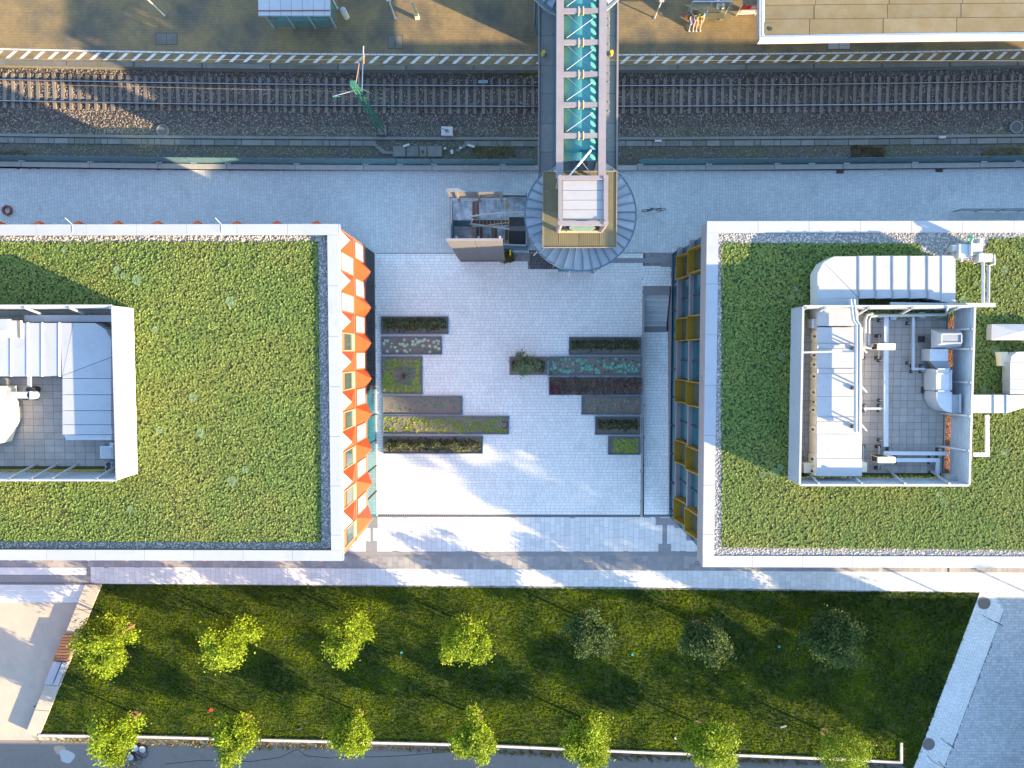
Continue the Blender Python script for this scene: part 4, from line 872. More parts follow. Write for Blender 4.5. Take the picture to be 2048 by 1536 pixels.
# ================================================================== rooftop plant rooms
def ribwall(name, parent, a, b, z0, z1, n_out, m, rib=.12, thick=.05):
    "horizontal ribbed metal screen from a to b"
    a = Vector((a[0],a[1],0)); b = Vector((b[0],b[1],0)); d = (b-a).normalized(); nn = Vector((d.y,-d.x,0))*n_out; mb = MB()
    mb.add([a+Vector((0,0,z0)), b+Vector((0,0,z0)), b+Vector((0,0,z1)), a+Vector((0,0,z1)), a-nn*thick+Vector((0,0,z0)), b-nn*thick+Vector((0,0,z0)), b-nn*thick+Vector((0,0,z1)), a-nn*thick+Vector((0,0,z1))], [(0,1,2,3),(7,6,5,4),(3,2,6,7),(0,4,5,1),(0,3,7,4),(1,5,6,2)])
    z = z0+.04
    while z < z1-.05:
        for s in (nn*.012, -nn*(thick+.012)): mb.bar(a+s+Vector((0,0,z)), b+s+Vector((0,0,z)), .028, .03)
        z += rib
    return ob(name, mb, m, parent)
def screens(nm, label, X0, Y0, X1, Y1, z0, z1, sides, mats, posts):
    t = root(nm, ((X0+X1)/2, (Y0+Y1)/2, z0), label, 'roof screen')
    seg = {'N':((X0,Y1),(X1,Y1),1),'S':((X0,Y0),(X1,Y0),-1),'W':((X0,Y0),(X0,Y1),1),'E':((X1,Y0),(X1,Y1),-1)}
    for s in sides:
        a, b, _ = seg[s]; so_ = {'N':1,'S':-1,'W':-1,'E':1}[s]; d = Vector((b[0]-a[0], b[1]-a[1])); nn = Vector((d.y,-d.x)).normalized(); want = {'N':(0,1),'S':(0,-1),'W':(-1,0),'E':(1,0)}[s]
        sgn = 1 if nn.x*want[0]+nn.y*want[1] > 0 else -1
        ribwall('screen_panel', t, a, b, z0+.15, z1-.04, sgn, mats[s])
        o_ = Vector((want[0], want[1]))*.02
        mb = MB(); mb.bar((a[0]+o_.x,a[1]+o_.y,z1-.02), (b[0]+o_.x,b[1]+o_.y,z1-.02), .11, .05); ob('top_rail', mb, 'white_metal', t)
        for q in posts[s]:
            if s in 'NS': p0 = Vector((q, a[1]-want[1]*.55, z0)); p1 = Vector((q, a[1]-want[1]*.08, z1-.06))
            else: p0 = Vector((a[0]-want[0]*.55, q, z0)); p1 = Vector((a[0]-want[0]*.08, q, z1-.06))
            ob('brace', MB().bar(p0, p1, .10), 'galv', t); c = p1; ob('post_head', MB().box(c.x-.07,c.y-.07,z1-.1,c.x+.07,c.y+.07,z1+.02), 'galv_dark', t)
    return t
ZS = 12.35; q = RC(1604,613,1944,970,ZS); RS0 = q
px2x = lambda p, z: P(p, 780, z).x
px2y = lambda p, z, xx=1750: P(xx, p, z).y
screens('plant_screen', 'large open metal screen round the plant deck on the right roof', q[0], q[1], q[2], q[3], roof2, ZS, 'NSWE', {'N':'galv','S':'galv','W':'blue_grey' if 'blue_grey' in M else 'cap_metal','E':'galv'},
    {'N':[px2x(v,ZS) for v in (1608,1646,1733,1820,1911)], 'S':[px2x(v,ZS) for v in (1641,1728,1815,1904)], 'W':[], 'E':[px2y(v,ZS) for v in (658,698,765,832,901)]})
# deck tiles
tg = root('plant_deck_right', (q[0]+4, (q[1]+q[3])/2, roof2), 'grey paving slab deck inside the right roof screen', 'paved deck')
dk = (q[0]+.15, q[1]+.35, px2x(1890,roof2), q[3]-.15); ob('deck_bed', MB().box(dk[0], dk[1], roof2-.02, dk[2], dk[3], roof2+.03), 'black', tg)
X = px2x(1712, roof2); tiles = []; T_ = .42
while X < dk[2]-.1:
    Y = dk[1]
    while Y < dk[3]-.1: tiles.append((X+.008, Y+.008, min(X+T_, dk[2])-.008, min(Y+T_, dk[3])-.008)); Y += T_
    X += T_
X = px2x(1712, roof2)
while X > dk[0]+.05:
    Y = dk[1]
    while Y < dk[3]-.1: tiles.append((max(X-T_, dk[0])+.008, Y+.008, X-.008, min(Y+T_, dk[3])-.01)); Y += T_
    X -= T_
pave_parts('slab', np.array(tiles), roof2+.06, 'roof_tile', tg, th=.03, seed=8)
scatter('rust_gravel_strip', OCT, [(dk[2]+.02,dk[1]),(dk[2]+.34,dk[1]),(dk[2]+.34,dk[3]-.3),(dk[2]+.02,dk[3]-.3)], 500, roof2+.03, .05, 'rust_gravel', 79, tg, tilt=.8)
ob('inner_edge', MB().box(dk[2]-.01, dk[1], roof2, dk[2]+.02, dk[3], roof2+.12), 'galv', tg)
def pbox(name, a, b, c_, d, z0, z1, m, parent=None): r = RC(a, b, c_, d, z1); return ob(name, MB().box(r[0], r[1], z0, r[2], r[3], z1), m, parent)
# air handling unit
ah = root('air_handling_unit', P(1680,800,roof2), 'long white air handling unit with service doors inside the right roof screen', 'air handling unit'); ZA = 11.75
cuts = [654,687,697,737,747,793,834,843,868,917,953]
r = RC(1634,654,1724,953,ZA); ob('casing', MB().box(r[0]+.03, r[1]+.03, roof2+.22, r[2]-.03, r[3]-.03, ZA-.04), 'cream_box', ah)
for a, b in zip(cuts, cuts[1:]): pbox('top_panel', 1634, a+.5, 1724, b-.5, ZA-.04, ZA+(.0 if b-a > 12 else .03), 'white_metal', ah)
ob('plinth', MB().box(r[0]+.1, r[1]+.1, roof2, r[2]-.1, r[3]-.1, roof2+.22), 'galv_dark', ah)
for i, (a, b) in enumerate(((662,684),(704,717),(720,738),(745,760),(776,792),(800,806),(812,826),(850,866),(905,928),(932,948))):
    y1_, y0_ = px2y(a,11.1,1625), px2y(b,11.1,1625); dd = ob('service_door', MB().box(r[0]-.03, y0_, roof2+.30, r[0]+.03, y1_, ZA-.1), 'cream_box', ah)
    ob('handle', MB().box(r[0]-.08, (y0_+y1_)/2-.05, 11.3, r[0]-.03, (y0_+y1_)/2+.05, 11.5), 'black', dd)
    for yy in (y0_+.05, y1_-.05): ob('hinge', MB().box(r[0]-.06, yy-.03, 10.95, r[0]-.03, yy+.03, 11.0), 'black', dd)
pbox('end_box', 1608, 926, 1638, 946, roof2+.3, 11.3, 'cream_box', ah); pbox('end_box', 1720, 925, 1734, 944, roof2+.3, 11.3, 'cream_box', ah)
pbox('side_box', 1624, 638, 1634, 656, roof2+.3, 11.5, 'galv', ah)
# big L duct
du = root('white_supply_duct', P(1700,560,11), 'big white insulated duct turning from the right plant deck along the roof edge', 'duct'); ZD = 11.7
def dpoly(name, pts, z0, z1, m, parent): return ob(name, MB().prism([tuple(P(*p,z1)[:2]) for p in pts], z0, z1), m, parent)
dpoly('duct_section', [(1635,597),(1717,597),(1717,652),(1635,652)], 10.75, ZD, 'white_metal', du)
dpoly('duct_section', [(1635,597),(1635,546),(1647,525),(1717,596.5)], 10.75, ZD-.005, 'white_metal', du)
dpoly('duct_section', [(1647.5,524.5),(1668,513),(1717.5,512.5),(1717.5,595.5)], 10.75, ZD, 'white_metal', du)
sx_ = [1719,1753,1787,1821,1857,1886]
for a, b in zip(sx_, sx_[1:]):
    dpoly('duct_section', [(a,512),(b-1.3,511.5),(b-1.3,596 if b < 1860 else 602),(a,597 if a < 1850 else 597)], 10.75, ZD, 'white_metal', du)
dpoly('duct_outlet', [(1886,511),(1906,512),(1911,519),(1911,606),(1903,607),(1886,603)], 10.65, ZD+.03, 'white_metal', du)
for b in sx_: dpoly('flange', [(b-1.9,511),(b-.3,511),(b-.3,598 if b < 1870 else 604),(b-1.9,598 if b < 1870 else 604)], 10.72, ZD+.04, 'galv_dark' if b % 2 else 'galv', du)
for b in (1650,1760,1870): ob('support', MB().box(P(b,560,10.6).x-.05, P(b,590,10.6).y, roof2, P(b,560,10.6).x+.05, P(b,520,10.6).y, 10.75), 'galv_dark', du)
# trays, pipes
def tray(label, pts, z, wd=.24, feet=True, m='galv', nm='cable_tray', grp=None, h=.10):
    t = root(nm, P(*pts[0], roof2), label, 'cable tray' if nm == 'cable_tray' else 'pipe', grp)
    for i_, (a, b) in enumerate(zip(pts, pts[1:])):
        A, B = P(*a, z-.005*i_), P(*b, z-.005*i_); d = (B-A).normalized(); ob('channel', MB().bar(A-d*wd*.0, B+d*wd*.5*(b != pts[-1]), wd, h), m, t); n = max(1, int((B-A).length/2.3))
        if feet:
            for k in range(n+1):
                c = A.lerp(B, (k+.15)/(n+.3)); s_ = Vector((d.y,-d.x,0))*(wd/2+.09)
                ob('bracket', MB().bar(c+s_-Vector((0,0,.08)), c-s_-Vector((0,0,.08)), .05), 'white_metal', t)
                for sg in (1, -1): ob('rubber_foot', MB().box(*(c+s_*sg-Vector((.07,.09,0)))[:2], roof2+.06, *(c+s_*sg+Vector((.07,.09,0)))[:2], roof2+.16), 'black', t); ob('post', MB().box(*(c+s_*sg-Vector((.02,.02,0)))[:2], roof2+.16, *(c+s_*sg+Vector((.02,.02,0)))[:2], z-.06), 'galv', t)
    return t
tray('long pale cable tray running down the middle of the right plant deck', [(1772,628),(1771.5,893)], 11.0, .25)
tray('thin pale conduit with a corner at its lower end on the right plant deck', [(1826,634),(1826,738),(1850,738)], 10.95, .13)
tray('pale cable tray along the lower screen, upper of two, right plant deck', [(1767,906),(1897,907)], 11.0, .21)
tray('pale cable tray bending down at the lower screen of the right plant deck', [(1787,920),(1875,920),(1874,950)], 10.95, .22)
tray('short cross tray between the white unit and the long cable tray', [(1728,817),(1767,817)], 10.95, .11)
tray('white cable tray looping over the green roof right of the plant screen', [(1946,909),(1974,909),(1974,830)], 11.0, .24, False, 'white_metal')
tray('narrow pale tray over the white unit near its top end', [(1606,705),(1714,702)], 12.1, .10, False)
t = root('overhead_pipe_rack', P(1714,730,ZA), 'long white overhead pipe rack on black feet above the air handling unit', 'pipe rack')
A, B = P(1704,598,12.3), P(1709,640,12.3); Cc, D = P(1716,650,12.3), P(1715,864,12.3)
for o_ in (-.09, .09): ob('pipe', MB().tube([A+Vector((o_,0,0)), B+Vector((o_,0,0)), Cc+Vector((o_,0,0)), D+Vector((o_,0,0))], .075, 8), 'white_metal', t)
ob('channel', MB().bar(Cc+Vector((0,0,-.1)), D+Vector((0,0,-.1)), .32, .04), 'galv', t)
for b in (697,776,853):
    f = P(1706,b,ZA); ob('foot', MB().box(f.x-.12, f.y-.09, ZA, f.x+.12, f.y+.09, ZA+.14), 'black', t); ob('stay', MB().tube([P(1719,b-8,12.2), P(1733,b+8,11.2)], .045, 6), 'white_metal', t)
    ob('post', MB().box(f.x+.1, f.y-.03, ZA, f.x+.16, f.y+.03, 12.2), 'galv', t)
t = root('twin_pipes', P(1740,635,11), 'pair of insulated pipes turning a corner at the upper screen of the right plant deck', 'pipe')
ob('pipe', MB().tube([P(1737.5,690,11.2), P(1737,642,11.2), P(1741,632,11.2), P(1893,629,11.2)], .085, 8), 'white_metal', t)
ob('pipe', MB().tube([P(1730,693,11.2), P(1730,640,11.2), P(1734,630,11.2), P(1745,627,11.2)], .085, 8), 'white_metal', t)
ob('elbow', MB().tube([P(1728,694,11.2), P(1740,696,11.2), P(1746,690,11.2)], .08, 8), 'galv', t)
ob('riser', MB().tube([P(1893,629,11.2), P(1895,614,12.4)], .06, 6), 'galv', t)
t = root('pipe_bundle', P(1970,560,11), 'two silver pipes crossing the green roof from the small units to the plant screen', 'pipe')
ob('pipe', MB().tube([P(1966,524,11.2), P(1966,606,11.2)], .085, 8), 'galv', t); ob('pipe', MB().tube([P(1987,510,11.2), P(1988,528,11.2), P(1977,531,11.2), P(1976,606,11.2)], .08, 8), 'white_metal', t)
ob('cover', MB().box(P(1958,523,11.4).x, P(1958,523,11.4).y, 10.9, P(1985,523,11.4).x, P(1958,507,11.4).y, 11.4), 'white_metal', t)
thing('tray_bridge', MB().bar(P(1785,611,12.1), P(1990,610,12.1), .22, .12), 'white_metal', 'long thin pale tray resting along the upper edge of the right screen', 'cable tray')
thing('tray_bridge', MB().bar(P(1780,608,11.6), P(1896,610,11.6), .2, .12), 'galv', 'grey channel just outside the upper right screen beside the duct', 'cable tray')
# split units
def ac(label, a, b, c_, d, z0, z1, fan):
    t = root('condenser_unit', P((a+c_)/2, (b+d)/2, roof2), label, 'condenser'); pbox('casing', a, b, c_, d, z0, z1, 'cream_box', t)
    r = RC(a, b, c_, d, z1)
    for k in range(6): ob('grille_bar', MB().box(r[0]-.03, r[1]+.03, z0+.1+k*.1, r[0], r[3]-.03, z0+.14+k*.1), 'black', t)
    ob('fan_guard', MB().box(r[0], r[3]-.0, z0+.08, r[0]+(r[2]-r[0])*.55, r[3]+.03, z1-.08), 'black' if fan else 'galv_dark', t)
    for xx in (r[0]-.4, r[0]+.5):
        ob('frame_bar', MB().bar((xx, r[1]-.5, z0-.1), (xx, r[3]+.5, z0-.1), .06), 'white_metal', t)
        for yy in (r[1]-.45, r[3]+.45): ob('rubber_foot', MB().box(xx-.16, yy-.09, roof2+.06, xx+.16, yy+.09, roof2+.18), 'black', t); ob('post', MB().box(xx-.03, yy-.03, roof2+.18, xx+.03, yy+.03, z0-.1), 'galv', t)
ac('cream condenser unit beside the upper part of the long cable tray', 1757,687,1791,700, 10.9, 11.7, False)
ac('cream condenser unit with dark grille at the lower screen of the plant deck', 1757,914,1791,926, 10.9, 11.7, True)
for i, (a, b) in enumerate(((1842,678),(1848,780),(1785,634),(1843,630))):
    c = P(a, b, roof2+.1); thing('rubber_block', MB().box(c.x-.16,c.y-.16,roof2+.06,c.x+.16,c.y+.16,roof2+.2).box(c.x-.05,c.y-.05,roof2+.2,c.x+.1,c.y+.05,roof2+.3), 'black' if i < 2 else 'galv', ['black rubber support block left of the vent hood','black rubber support block left of the curved duct','pale square roof drain under the twin pipes, left','pale square roof drain under the twin pipes, right'][i], 'support block')
# vent hood and right duct chain
t = root('exhaust_duct', P(1880,740,roof2), 'grey exhaust duct with sloped hood, framed fan box and curved outlet along the right screen', 'duct')
a0 = [P(*p,11.3) for p in ((1862,658),(1924,658),(1924,698),(1862,698))]; a1 = [P(*p,12.2) for p in ((1883,668),(1923,668),(1923,686),(1883,686))]
ob('hood', MB().add([*a0,*a1], [(0,1,5,4),(1,2,6,5),(2,3,7,6),(3,0,4,7),(3,2,1,0)]), 'galv', t)
f = [P(*p,12.22) for p in ((1883,668),(1923,668),(1923,686),(1883,686))]; mb = MB()
for k in range(4): mb.bar(f[k], f[(k+1)%4], .06)
ob('hood_rim', mb, 'white_metal', t); ob('hood_opening', MB().add(a1, [(0,1,2,3)]), 'galv_dark', t)
b0 = [P(*p,10.6) for p in ((1852,700),(1896,700),(1896,722),(1852,722))]
dpoly('duct_section', [(1860,698),(1896,698),(1896,722),(1860,722)], 10.7, 11.55, 'galv', t)
mb = MB(); u = [P(*p,11.55) for p in ((1860,722),(1896,722),(1902,737),(1873,737))]; l_ = [P(*p,10.7) for p in ((1853,722),(1890,722),(1896,737),(1860,737))]
mb.add([*u,*l_], [(3,2,1,0),(4,5,6,7),(0,1,5,4),(1,2,6,5),(2,3,7,6),(3,0,4,7)]); ob('duct_transition', mb, 'galv_dark', t)
dpoly('fan_box', [(1873,738),(1903,738),(1903,782),(1873,782)], 10.7, 11.9, 'galv', t)
f = [P(*p,11.92) for p in ((1873,738),(1902,738),(1902,782),(1873,782))]; mb = MB()
for k in range(4): mb.bar(f[k], f[(k+1)%4], .07)
mb.bar(P(1873,747,11.92), P(1902,747,11.92), .09); ob('frame', mb, 'white_metal', t)
for p_ in f: ob('corner_block', MB().box(p_.x-.05,p_.y-.05,11.9,p_.x+.05,p_.y+.05,11.98), 'black', t)
arc = [(1873,783)]+[(1903-30*math.cos(v)*1.0, 792+33*math.sin(v)) for v in [i*math.pi/2/8 for i in range(9)]]+[(1922,825),(1922,790),(1905,790),(1903,783)]
dpoly('elbow', arc, 10.7, 11.85, 'galv', t); dpoly('flange', [(1919,788),(1922.5,788),(1922.5,826),(1919,826)], 10.65, 11.92, 'white_metal', t); dpoly('collar', [(1905,789.5),(1918.5,789.5),(1918.5,825.5),(1905,825.5)], 10.68, 11.88, 'galv_dark', t)
t = root('junction_box', P(1915,957,roof2), 'pale metal box at the lower right corner inside the roof screen', 'box'); pbox('body', 1899,951,1930,962, roof2+.1, 11.4, 'white_metal', t); pbox('base', 1893,949,1938,964, roof2, roof2+.1, 'galv', t)
# outside to the right
t = root('outer_duct', P(2000,800,roof2), 'white duct leaving the right screen and turning up over the green roof', 'duct'); zo = 11.45
for a, b in ((1946,1988),(1989.5,2013),(2014.5,2060)): dpoly('duct_section', [(a,790),(b,790),(b,826 if b < 2020 else 812),(a if a < 2014 else a,826)], 10.8, zo, 'white_metal', t)
for a in (1988.7,2013.7): dpoly('flange', [(a-1,789),(a+1,789),(a+1,827),(a-1,827)], 10.78, zo+.04, 'blue_trim', t)
dpoly('elbow', [(2021,788),(2021,724),(2024,712),(2034,704),(2110,702),(2110,788),(2022,788)], 10.8, zo, 'galv', t)
for b in (725,759,780): dpoly('flange', [(2020,b),(2110,b),(2110,b+1.6),(2020,b+1.6)], 10.8, zo+.03, 'white_metal', t)
dpoly('inner_bend', [(2000,704),(2016,704),(2016,732),(2003,732)], 10.6, 11.0, 'cream_box', t)
t = root('roof_light_cover', P(2030,664,roof2), 'white low pyramid cover on the green roof at the right edge', 'roof cover'); r = RC(1988,648,2092,680,11.2)
ob('body', MB().box(r[0],r[1],roof2,r[2],r[3],11.0), 'white_metal', t); cx, cy = (r[0]+r[2])/2, (r[1]+r[3])/2
ob('cap', MB().add([(r[0],r[1],11.0),(r[2],r[1],11.0),(r[2],r[3],11.0),(r[0],r[3],11.0),(cx,cy,11.2)], [(0,1,4),(1,2,4),(2,3,4),(3,0,4)]), 'white_metal', t)
t = root('roof_heat_pump', P(1935,500,roof2), 'small grey roof unit with cylinder and boxes at the upper edge of the right roof', 'roof unit')
ob('tank', MB().tube([P(1901,497,10.9), P(1920,496,10.9)], .2, 12), 'galv', t); pbox('box', 1918,488,1943,516, roof2, 11.2, 'galv', t); pbox('box', 1945,486,1966,505, roof2, 11.3, 'galv', t); pbox('frame', 1942,485,1946,512, roof2, 11.35, 'white_metal', t); pbox('antenna_box', 1960,476,1967,486, 11, 11.6, 'white_metal', t)
for a, b in (((1918,508),(1960,514)),((1923,515),(1923,524))): ob('rail', MB().bar(P(*a,11), P(*b,11), .12), 'white_metal', t)
thing('green_hose', MB().tube([P(1932,487,11.0),P(1942,484,11.4),P(1945,477,11.5),P(1942,473,11.4),P(1936,474,11.1)], .07, 8), 'green_hose', 'bright green hose arching over the small roof unit', 'hose')
# ---- left plant room
q = RC(-300,612,228,960,12.5); LXe = P(228,780,12.5).x
q = (P(-500,780,12.5).x, P(110,960,12.5).y, LXe, P(110,612,12.5).y)
screens('plant_screen', 'open white metal screen round the plant deck on the left roof', q[0], q[1], q[2], q[3], roofz, 12.5, 'NSE', {'N':'white_metal','S':'galv','E':'white_panel'},
    {'N':[px2x(v,12.5) for v in (52,141,225)], 'S':[px2x(v,12.5) for v in (12,57,100,188,226)], 'E':[]})
tg = root('plant_deck_left', (q[2]-2, 0, roofz), 'grey paving slab deck inside the left roof screen', 'paved deck')
dk = (P(-60,0,roofz).x, q[1]+.4, q[2]-.1, q[3]-.1); ob('deck_bed', MB().box(q[0], dk[1], roofz-.02, dk[2], dk[3], roofz+.03), 'black', tg)
tiles = []; X = dk[2]
while X > dk[0]:
    Y = dk[1]
    while Y < dk[3]-.1: tiles.append((max(X-.6,dk[0])+.008, Y+.008, X-.008, min(Y+.4, dk[3])-.008)); Y += .4
    X -= .6
pave_parts('slab', np.array(tiles), roofz+.06, 'roof_tile', tg, th=.03, seed=18)
t = root('blue_grey_duct', P(170,700,roofz), 'wide pale duct bending down inside the left roof screen', 'duct'); zt = 11.6
for a, b in ((-60,21),(22,54),(55,83),(84,120)): dpoly('duct_section', [(a,646),(b,646),(b,752.5 if b < 100 else 751),(a,753)], 10.8, zt, 'cap_metal', t)
for a in (21.5,54.5,83.5,118): dpoly('flange', [(a-1,645),(a+1,645),(a+1,753),(a-1,753)], 10.78, zt+.05, 'white_panel', t)
dpoly('elbow', [(120,646),(146,646),(124.5,750)], 10.8, zt, 'cap_metal', t); dpoly('elbow', [(147,646),(190,646),(211,659),(222,679),(222,714),(125,751)], 10.8, zt+.005, 'cap_metal', t)
for a, b in ((715,756.5),(757.5,789),(790,821),(822,849),(850,869)): dpoly('duct_section', [(125,752 if a == 715 else a),(222,a),(222 if a < 840 else 224,b),(125,b)], 10.8, zt, 'cap_metal', t)
dpoly('outlet', [(128,870),(223,870),(223,880),(132,880)], 10.5, 11.3, 'galv', t)
t = root('stacked_panels', P(20,655,roofz), 'pale box with rusty edge on the duct at the far left', 'box'); pbox('box', -40,638,16,661, 11.6, 12.0, 'cap_metal', t); pbox('lid', -60,641,41,676, 11.6, 11.78, 'white_metal', t); pbox('rust_edge', 37.5,641,40,676, 11.78, 11.82, 'mulch', t)
tray('wide pale tray behind the upper screen of the left plant deck', [(50,637),(228,637)], 11.2, .38, False, 'cap_metal')
tray('narrow tray crossing from the duct to the white pipe on the left deck', [(59,752),(59,778)], 11.1, .2, False, 'cap_metal')
t = root('white_pipe_elbow', P(50,790,roofz), 'short fat white pipe on black feet on the left plant deck', 'pipe'); ob('pipe', MB().bar(P(24,790,11.3), P(62,790,11.3), .38, .3), 'white_metal', t); ob('end', MB().cyl(P(66,790,11.3)[:2], .24, 11.1, 11.45, 14), 'white_metal', t)
ob('collar', MB().cyl(P(63,780,11)[:2], .2, 10.5, 11.2, 12), 'black', t)
for a in (50,70): ob('foot', MB().box(P(a,798,10.4).x-.1, P(a,798,10.4).y-.06, roofz+.06, P(a,798,10.4).x+.1, P(a,798,10.4).y+.06, roofz+.2), 'black', t)
t = root('cream_tank', P(0,830,roofz), 'cream rounded tank at the left edge of the left plant deck', 'tank')
dpoly('body', [(-60,772),(8,773),(9,800),(13,806),(15,845),(8,860),(0,886),(-60,900)], roofz+.3, 11.5, 'cream_box', t); dpoly('neck', [(8,774),(22,776),(22,800),(9,800)], 10.9, 11.3, 'cream_box', t)
c = P(21,820,roofz+.1); thing('rubber_block', MB().box(c.x-.16,c.y-.16,roofz+.06,c.x+.16,c.y+.16,roofz+.24), 'black', 'black rubber block beside the cream tank on the left deck', 'support block')
t = root('roof_hatch_unit', P(212,903,roofz), 'small pale framed box by the right side of the left plant deck', 'box'); pbox('frame', 200,892,226,917, roofz+.1, 11.2, 'galv', t); pbox('lid', 203,896,223,914, 11.2, 11.24, 'white_metal', t); pbox('pipe_cap', 219,885,226,892, 10.6, 11.4, 'white_metal', t)
t = root('twin_vent', P(217,933,roofz), 'small pale box with two black round vents in the left plant deck corner', 'vent'); pbox('body', 210,924,224,943, roofz+.1, 10.9, 'white_metal', t)
for b in (929,938): ob('vent_cap', MB().cyl(P(216,b,10.95)[:2], .13, 10.9, 10.98, 12), 'black', t)

# ================================================================== footbridge, lift tower
ZDK = 5.2
br = root('footbridge', P(1155,200,0), 'grey slab footbridge deck crossing the railway track', 'footbridge'); y = -160.0
XD0, XD1 = P(1076.5,200,ZDK).x, P(1236,200,ZDK).x
js = [-150,-90,-30,24,71,131,187,247,304,362]
for a, b in zip(js, js[1:]):
    ob('deck_slab', MB().box(XD0, P(1155,b,ZDK).y+.01, ZDK-.3, XD1, P(1155,a,ZDK).y-.01, ZDK), 'deck', br)
    for px in (1218,):
        for f_ in (.3, .6): c = P(px, a+(b-a)*f_, ZDK); ob('bolt', MB().cyl(c[:2], .04, ZDK, ZDK+.05, 8), 'white_metal', br)
yA, yB = P(1155,-150,ZDK).y, P(1155,345,ZDK).y
ob('edge_curb', MB().box(XD1-.12, yB, ZDK, XD1, yA, ZDK+.14), 'lilac_metal', br); ob('edge_curb', MB().box(XD0, yB, ZDK, XD0+.08, yA, ZDK+.08), 'lilac_metal', br)
for a in (-120, 60, 240): 
    for xx in (XD0+1.2, XD1-1.2): 
        c = P(1155,a,0)
        if a != 240: ob('pier', MB().cyl((xx, c.y), .22, -1.4, ZDK-.3, 14), 'pale_concrete', br)
# upper truss with teal barrel roof
ZT = 10.6
tr_ = root('truss_canopy', P(1162,200,ZT), 'lilac steel truss with turquoise barrel roof running above the footbridge', 'canopy')
XB0, XB1 = P(1120,200,ZT).x, P(1205,200,ZT).x; yT0, yT1 = P(1162,357,ZT).y, P(1162,-160,ZT).y
for xx in (XB0, XB1): ob('main_beam', MB().box(xx-.21, yT0, ZT-.12, xx+.21, yT1, ZT), 'lilac_metal', tr_)
# web with round holes under the right hand beam, plain web on the left
cells = []; y = yT0; cw = .47; mb = MB(); zc = ZT-.34; hw_ = .19
while y < yT1-cw:
    n = 16; cy = y+cw/2; xx = XB1-.12
    outer = []
    for k in range(n):
        t = 2*math.pi*k/n; c, s_ = math.cos(t), math.sin(t); m_ = max(abs(c), abs(s_)); outer.append((cy+c/m_*cw/2, zc+s_/m_*.22))
    innr = [(cy+.15*math.cos(2*math.pi*k/n), zc+.15*math.sin(2*math.pi*k/n)) for k in range(n)]
    for k in range(n):
        j = (k+1)%n; v = [(xx,*outer[k]),(xx,*outer[j]),(xx,*innr[j]),(xx,*innr[k])]; w2 = [(p[0]-.04,p[1],p[2]) for p in v]
        mb.add(v+w2, [(0,1,2,3),(7,6,5,4),(3,2,6,7)])
    y += cw
ob('pierced_web', mb, 'lilac_metal', tr_)
ob('bottom_flange', MB().box(XB1-.2, yT0, ZT-.62, XB1+.1, yT1, ZT-.565), 'lilac_metal', tr_); ob('web', MB().box(XB0+.1, yT0, ZT-.62, XB0+.16, yT1, ZT-.125), 'cream', tr_)
cyb = [270,208,147,83,20,-43,-106]
for b in cyb:
    yb = P(1162,b,ZT).y; ob('cross_beam', MB().box(XB0+.215, yb-.14, ZT-.20, XB1-.215, yb+.12, ZT-.03), 'lilac_metal', tr_)
    for px in (1158,1167): c = P(px,b,ZT).x; ob('rib_plate', MB().box(c-.03, yb-.22, ZT-.24, c+.03, yb+.2, ZT+.01), 'cream', tr_)
edges = [318]+cyb
for a, b in zip(edges, edges[1:]):
    y0_ = P(1162,a,ZT).y+(.16 if a != 318 else 0); y1_ = P(1162,b,ZT).y-.02; mb = MB(); n = 14; xa_, xb_ = P(1128,200,ZT-.5).x, P(1197,200,ZT-.5).x; vs = []
    for k in range(n+1):
        u = k/n; zz = ZT-.72+.42*math.sin(math.pi*(.08+.84*u))
        for yy in (y0_, y1_): vs.append((xa_+(xb_-xa_)*u, yy, zz))
    mb.add(vs, [(2*k,2*k+2,2*k+3,2*k+1) for k in range(n)]); o = ob('roof_sheet', mb, 'teal_roof', tr_); o.data.polygons.foreach_set('use_smooth', [True]*len(o.data.polygons))
    A = P(1133,a-7,ZT-.05); B = P(1186,b+17,ZT-.05)
    if a != 318: ob('tie_rod', MB().tube([A, B], .015, 6), 'white_metal', tr_); ob('tie_rod', MB().tube([P(1131,b+5,ZT-.3), P(1190,a-4,ZT-.3)], .009, 5), 'white_metal', tr_)
ob('gutter_bar', MB().bar(P(1127,302,ZT-.25), P(1197,302,ZT-.25), .12), 'teal_glass', tr_)
for xx in (XB0-.1, XB1+.1): ob('side_wall', MB().box(xx-.03, P(0,330,8).y, ZDK+.1, xx+.03, yT1, ZT-.63), 'teal_glass', tr_)
yy = yT0+.3
while yy < yT1: 
    for xx in (XB0, XB1): ob('post', MB().box(xx-.06, yy-.06, ZDK, xx+.06, yy+.06, ZT-.63), 'lilac_metal', tr_)
    yy += 3.9
ob('tie_rod', MB().tube([P(1182,300,ZT-.1), P(1137,354,ZT-.1)], .05, 6), 'white_panel', tr_); ob('tie_rod', MB().tube([P(1155,312,ZT-.2), P(1186,353,ZT-.2)], .018, 5), 'white_metal', tr_)
for i, (a, lab) in enumerate(((1087,'yellow bollard on the left edge of the footbridge deck'),(1222,'yellow bollard on the right edge of the footbridge deck'))):
    c = P(a,109,ZDK); t = root('deck_bollard', c, lab, 'bollard', 'yellow bollards on the footbridge'); ob('body', MB().cyl(c[:2], .12, ZDK, ZDK+.42, 12), 'signal_yellow', t); ob('base', MB().cyl(c[:2], .2, ZDK, ZDK+.03, 12), 'galv_dark', t)
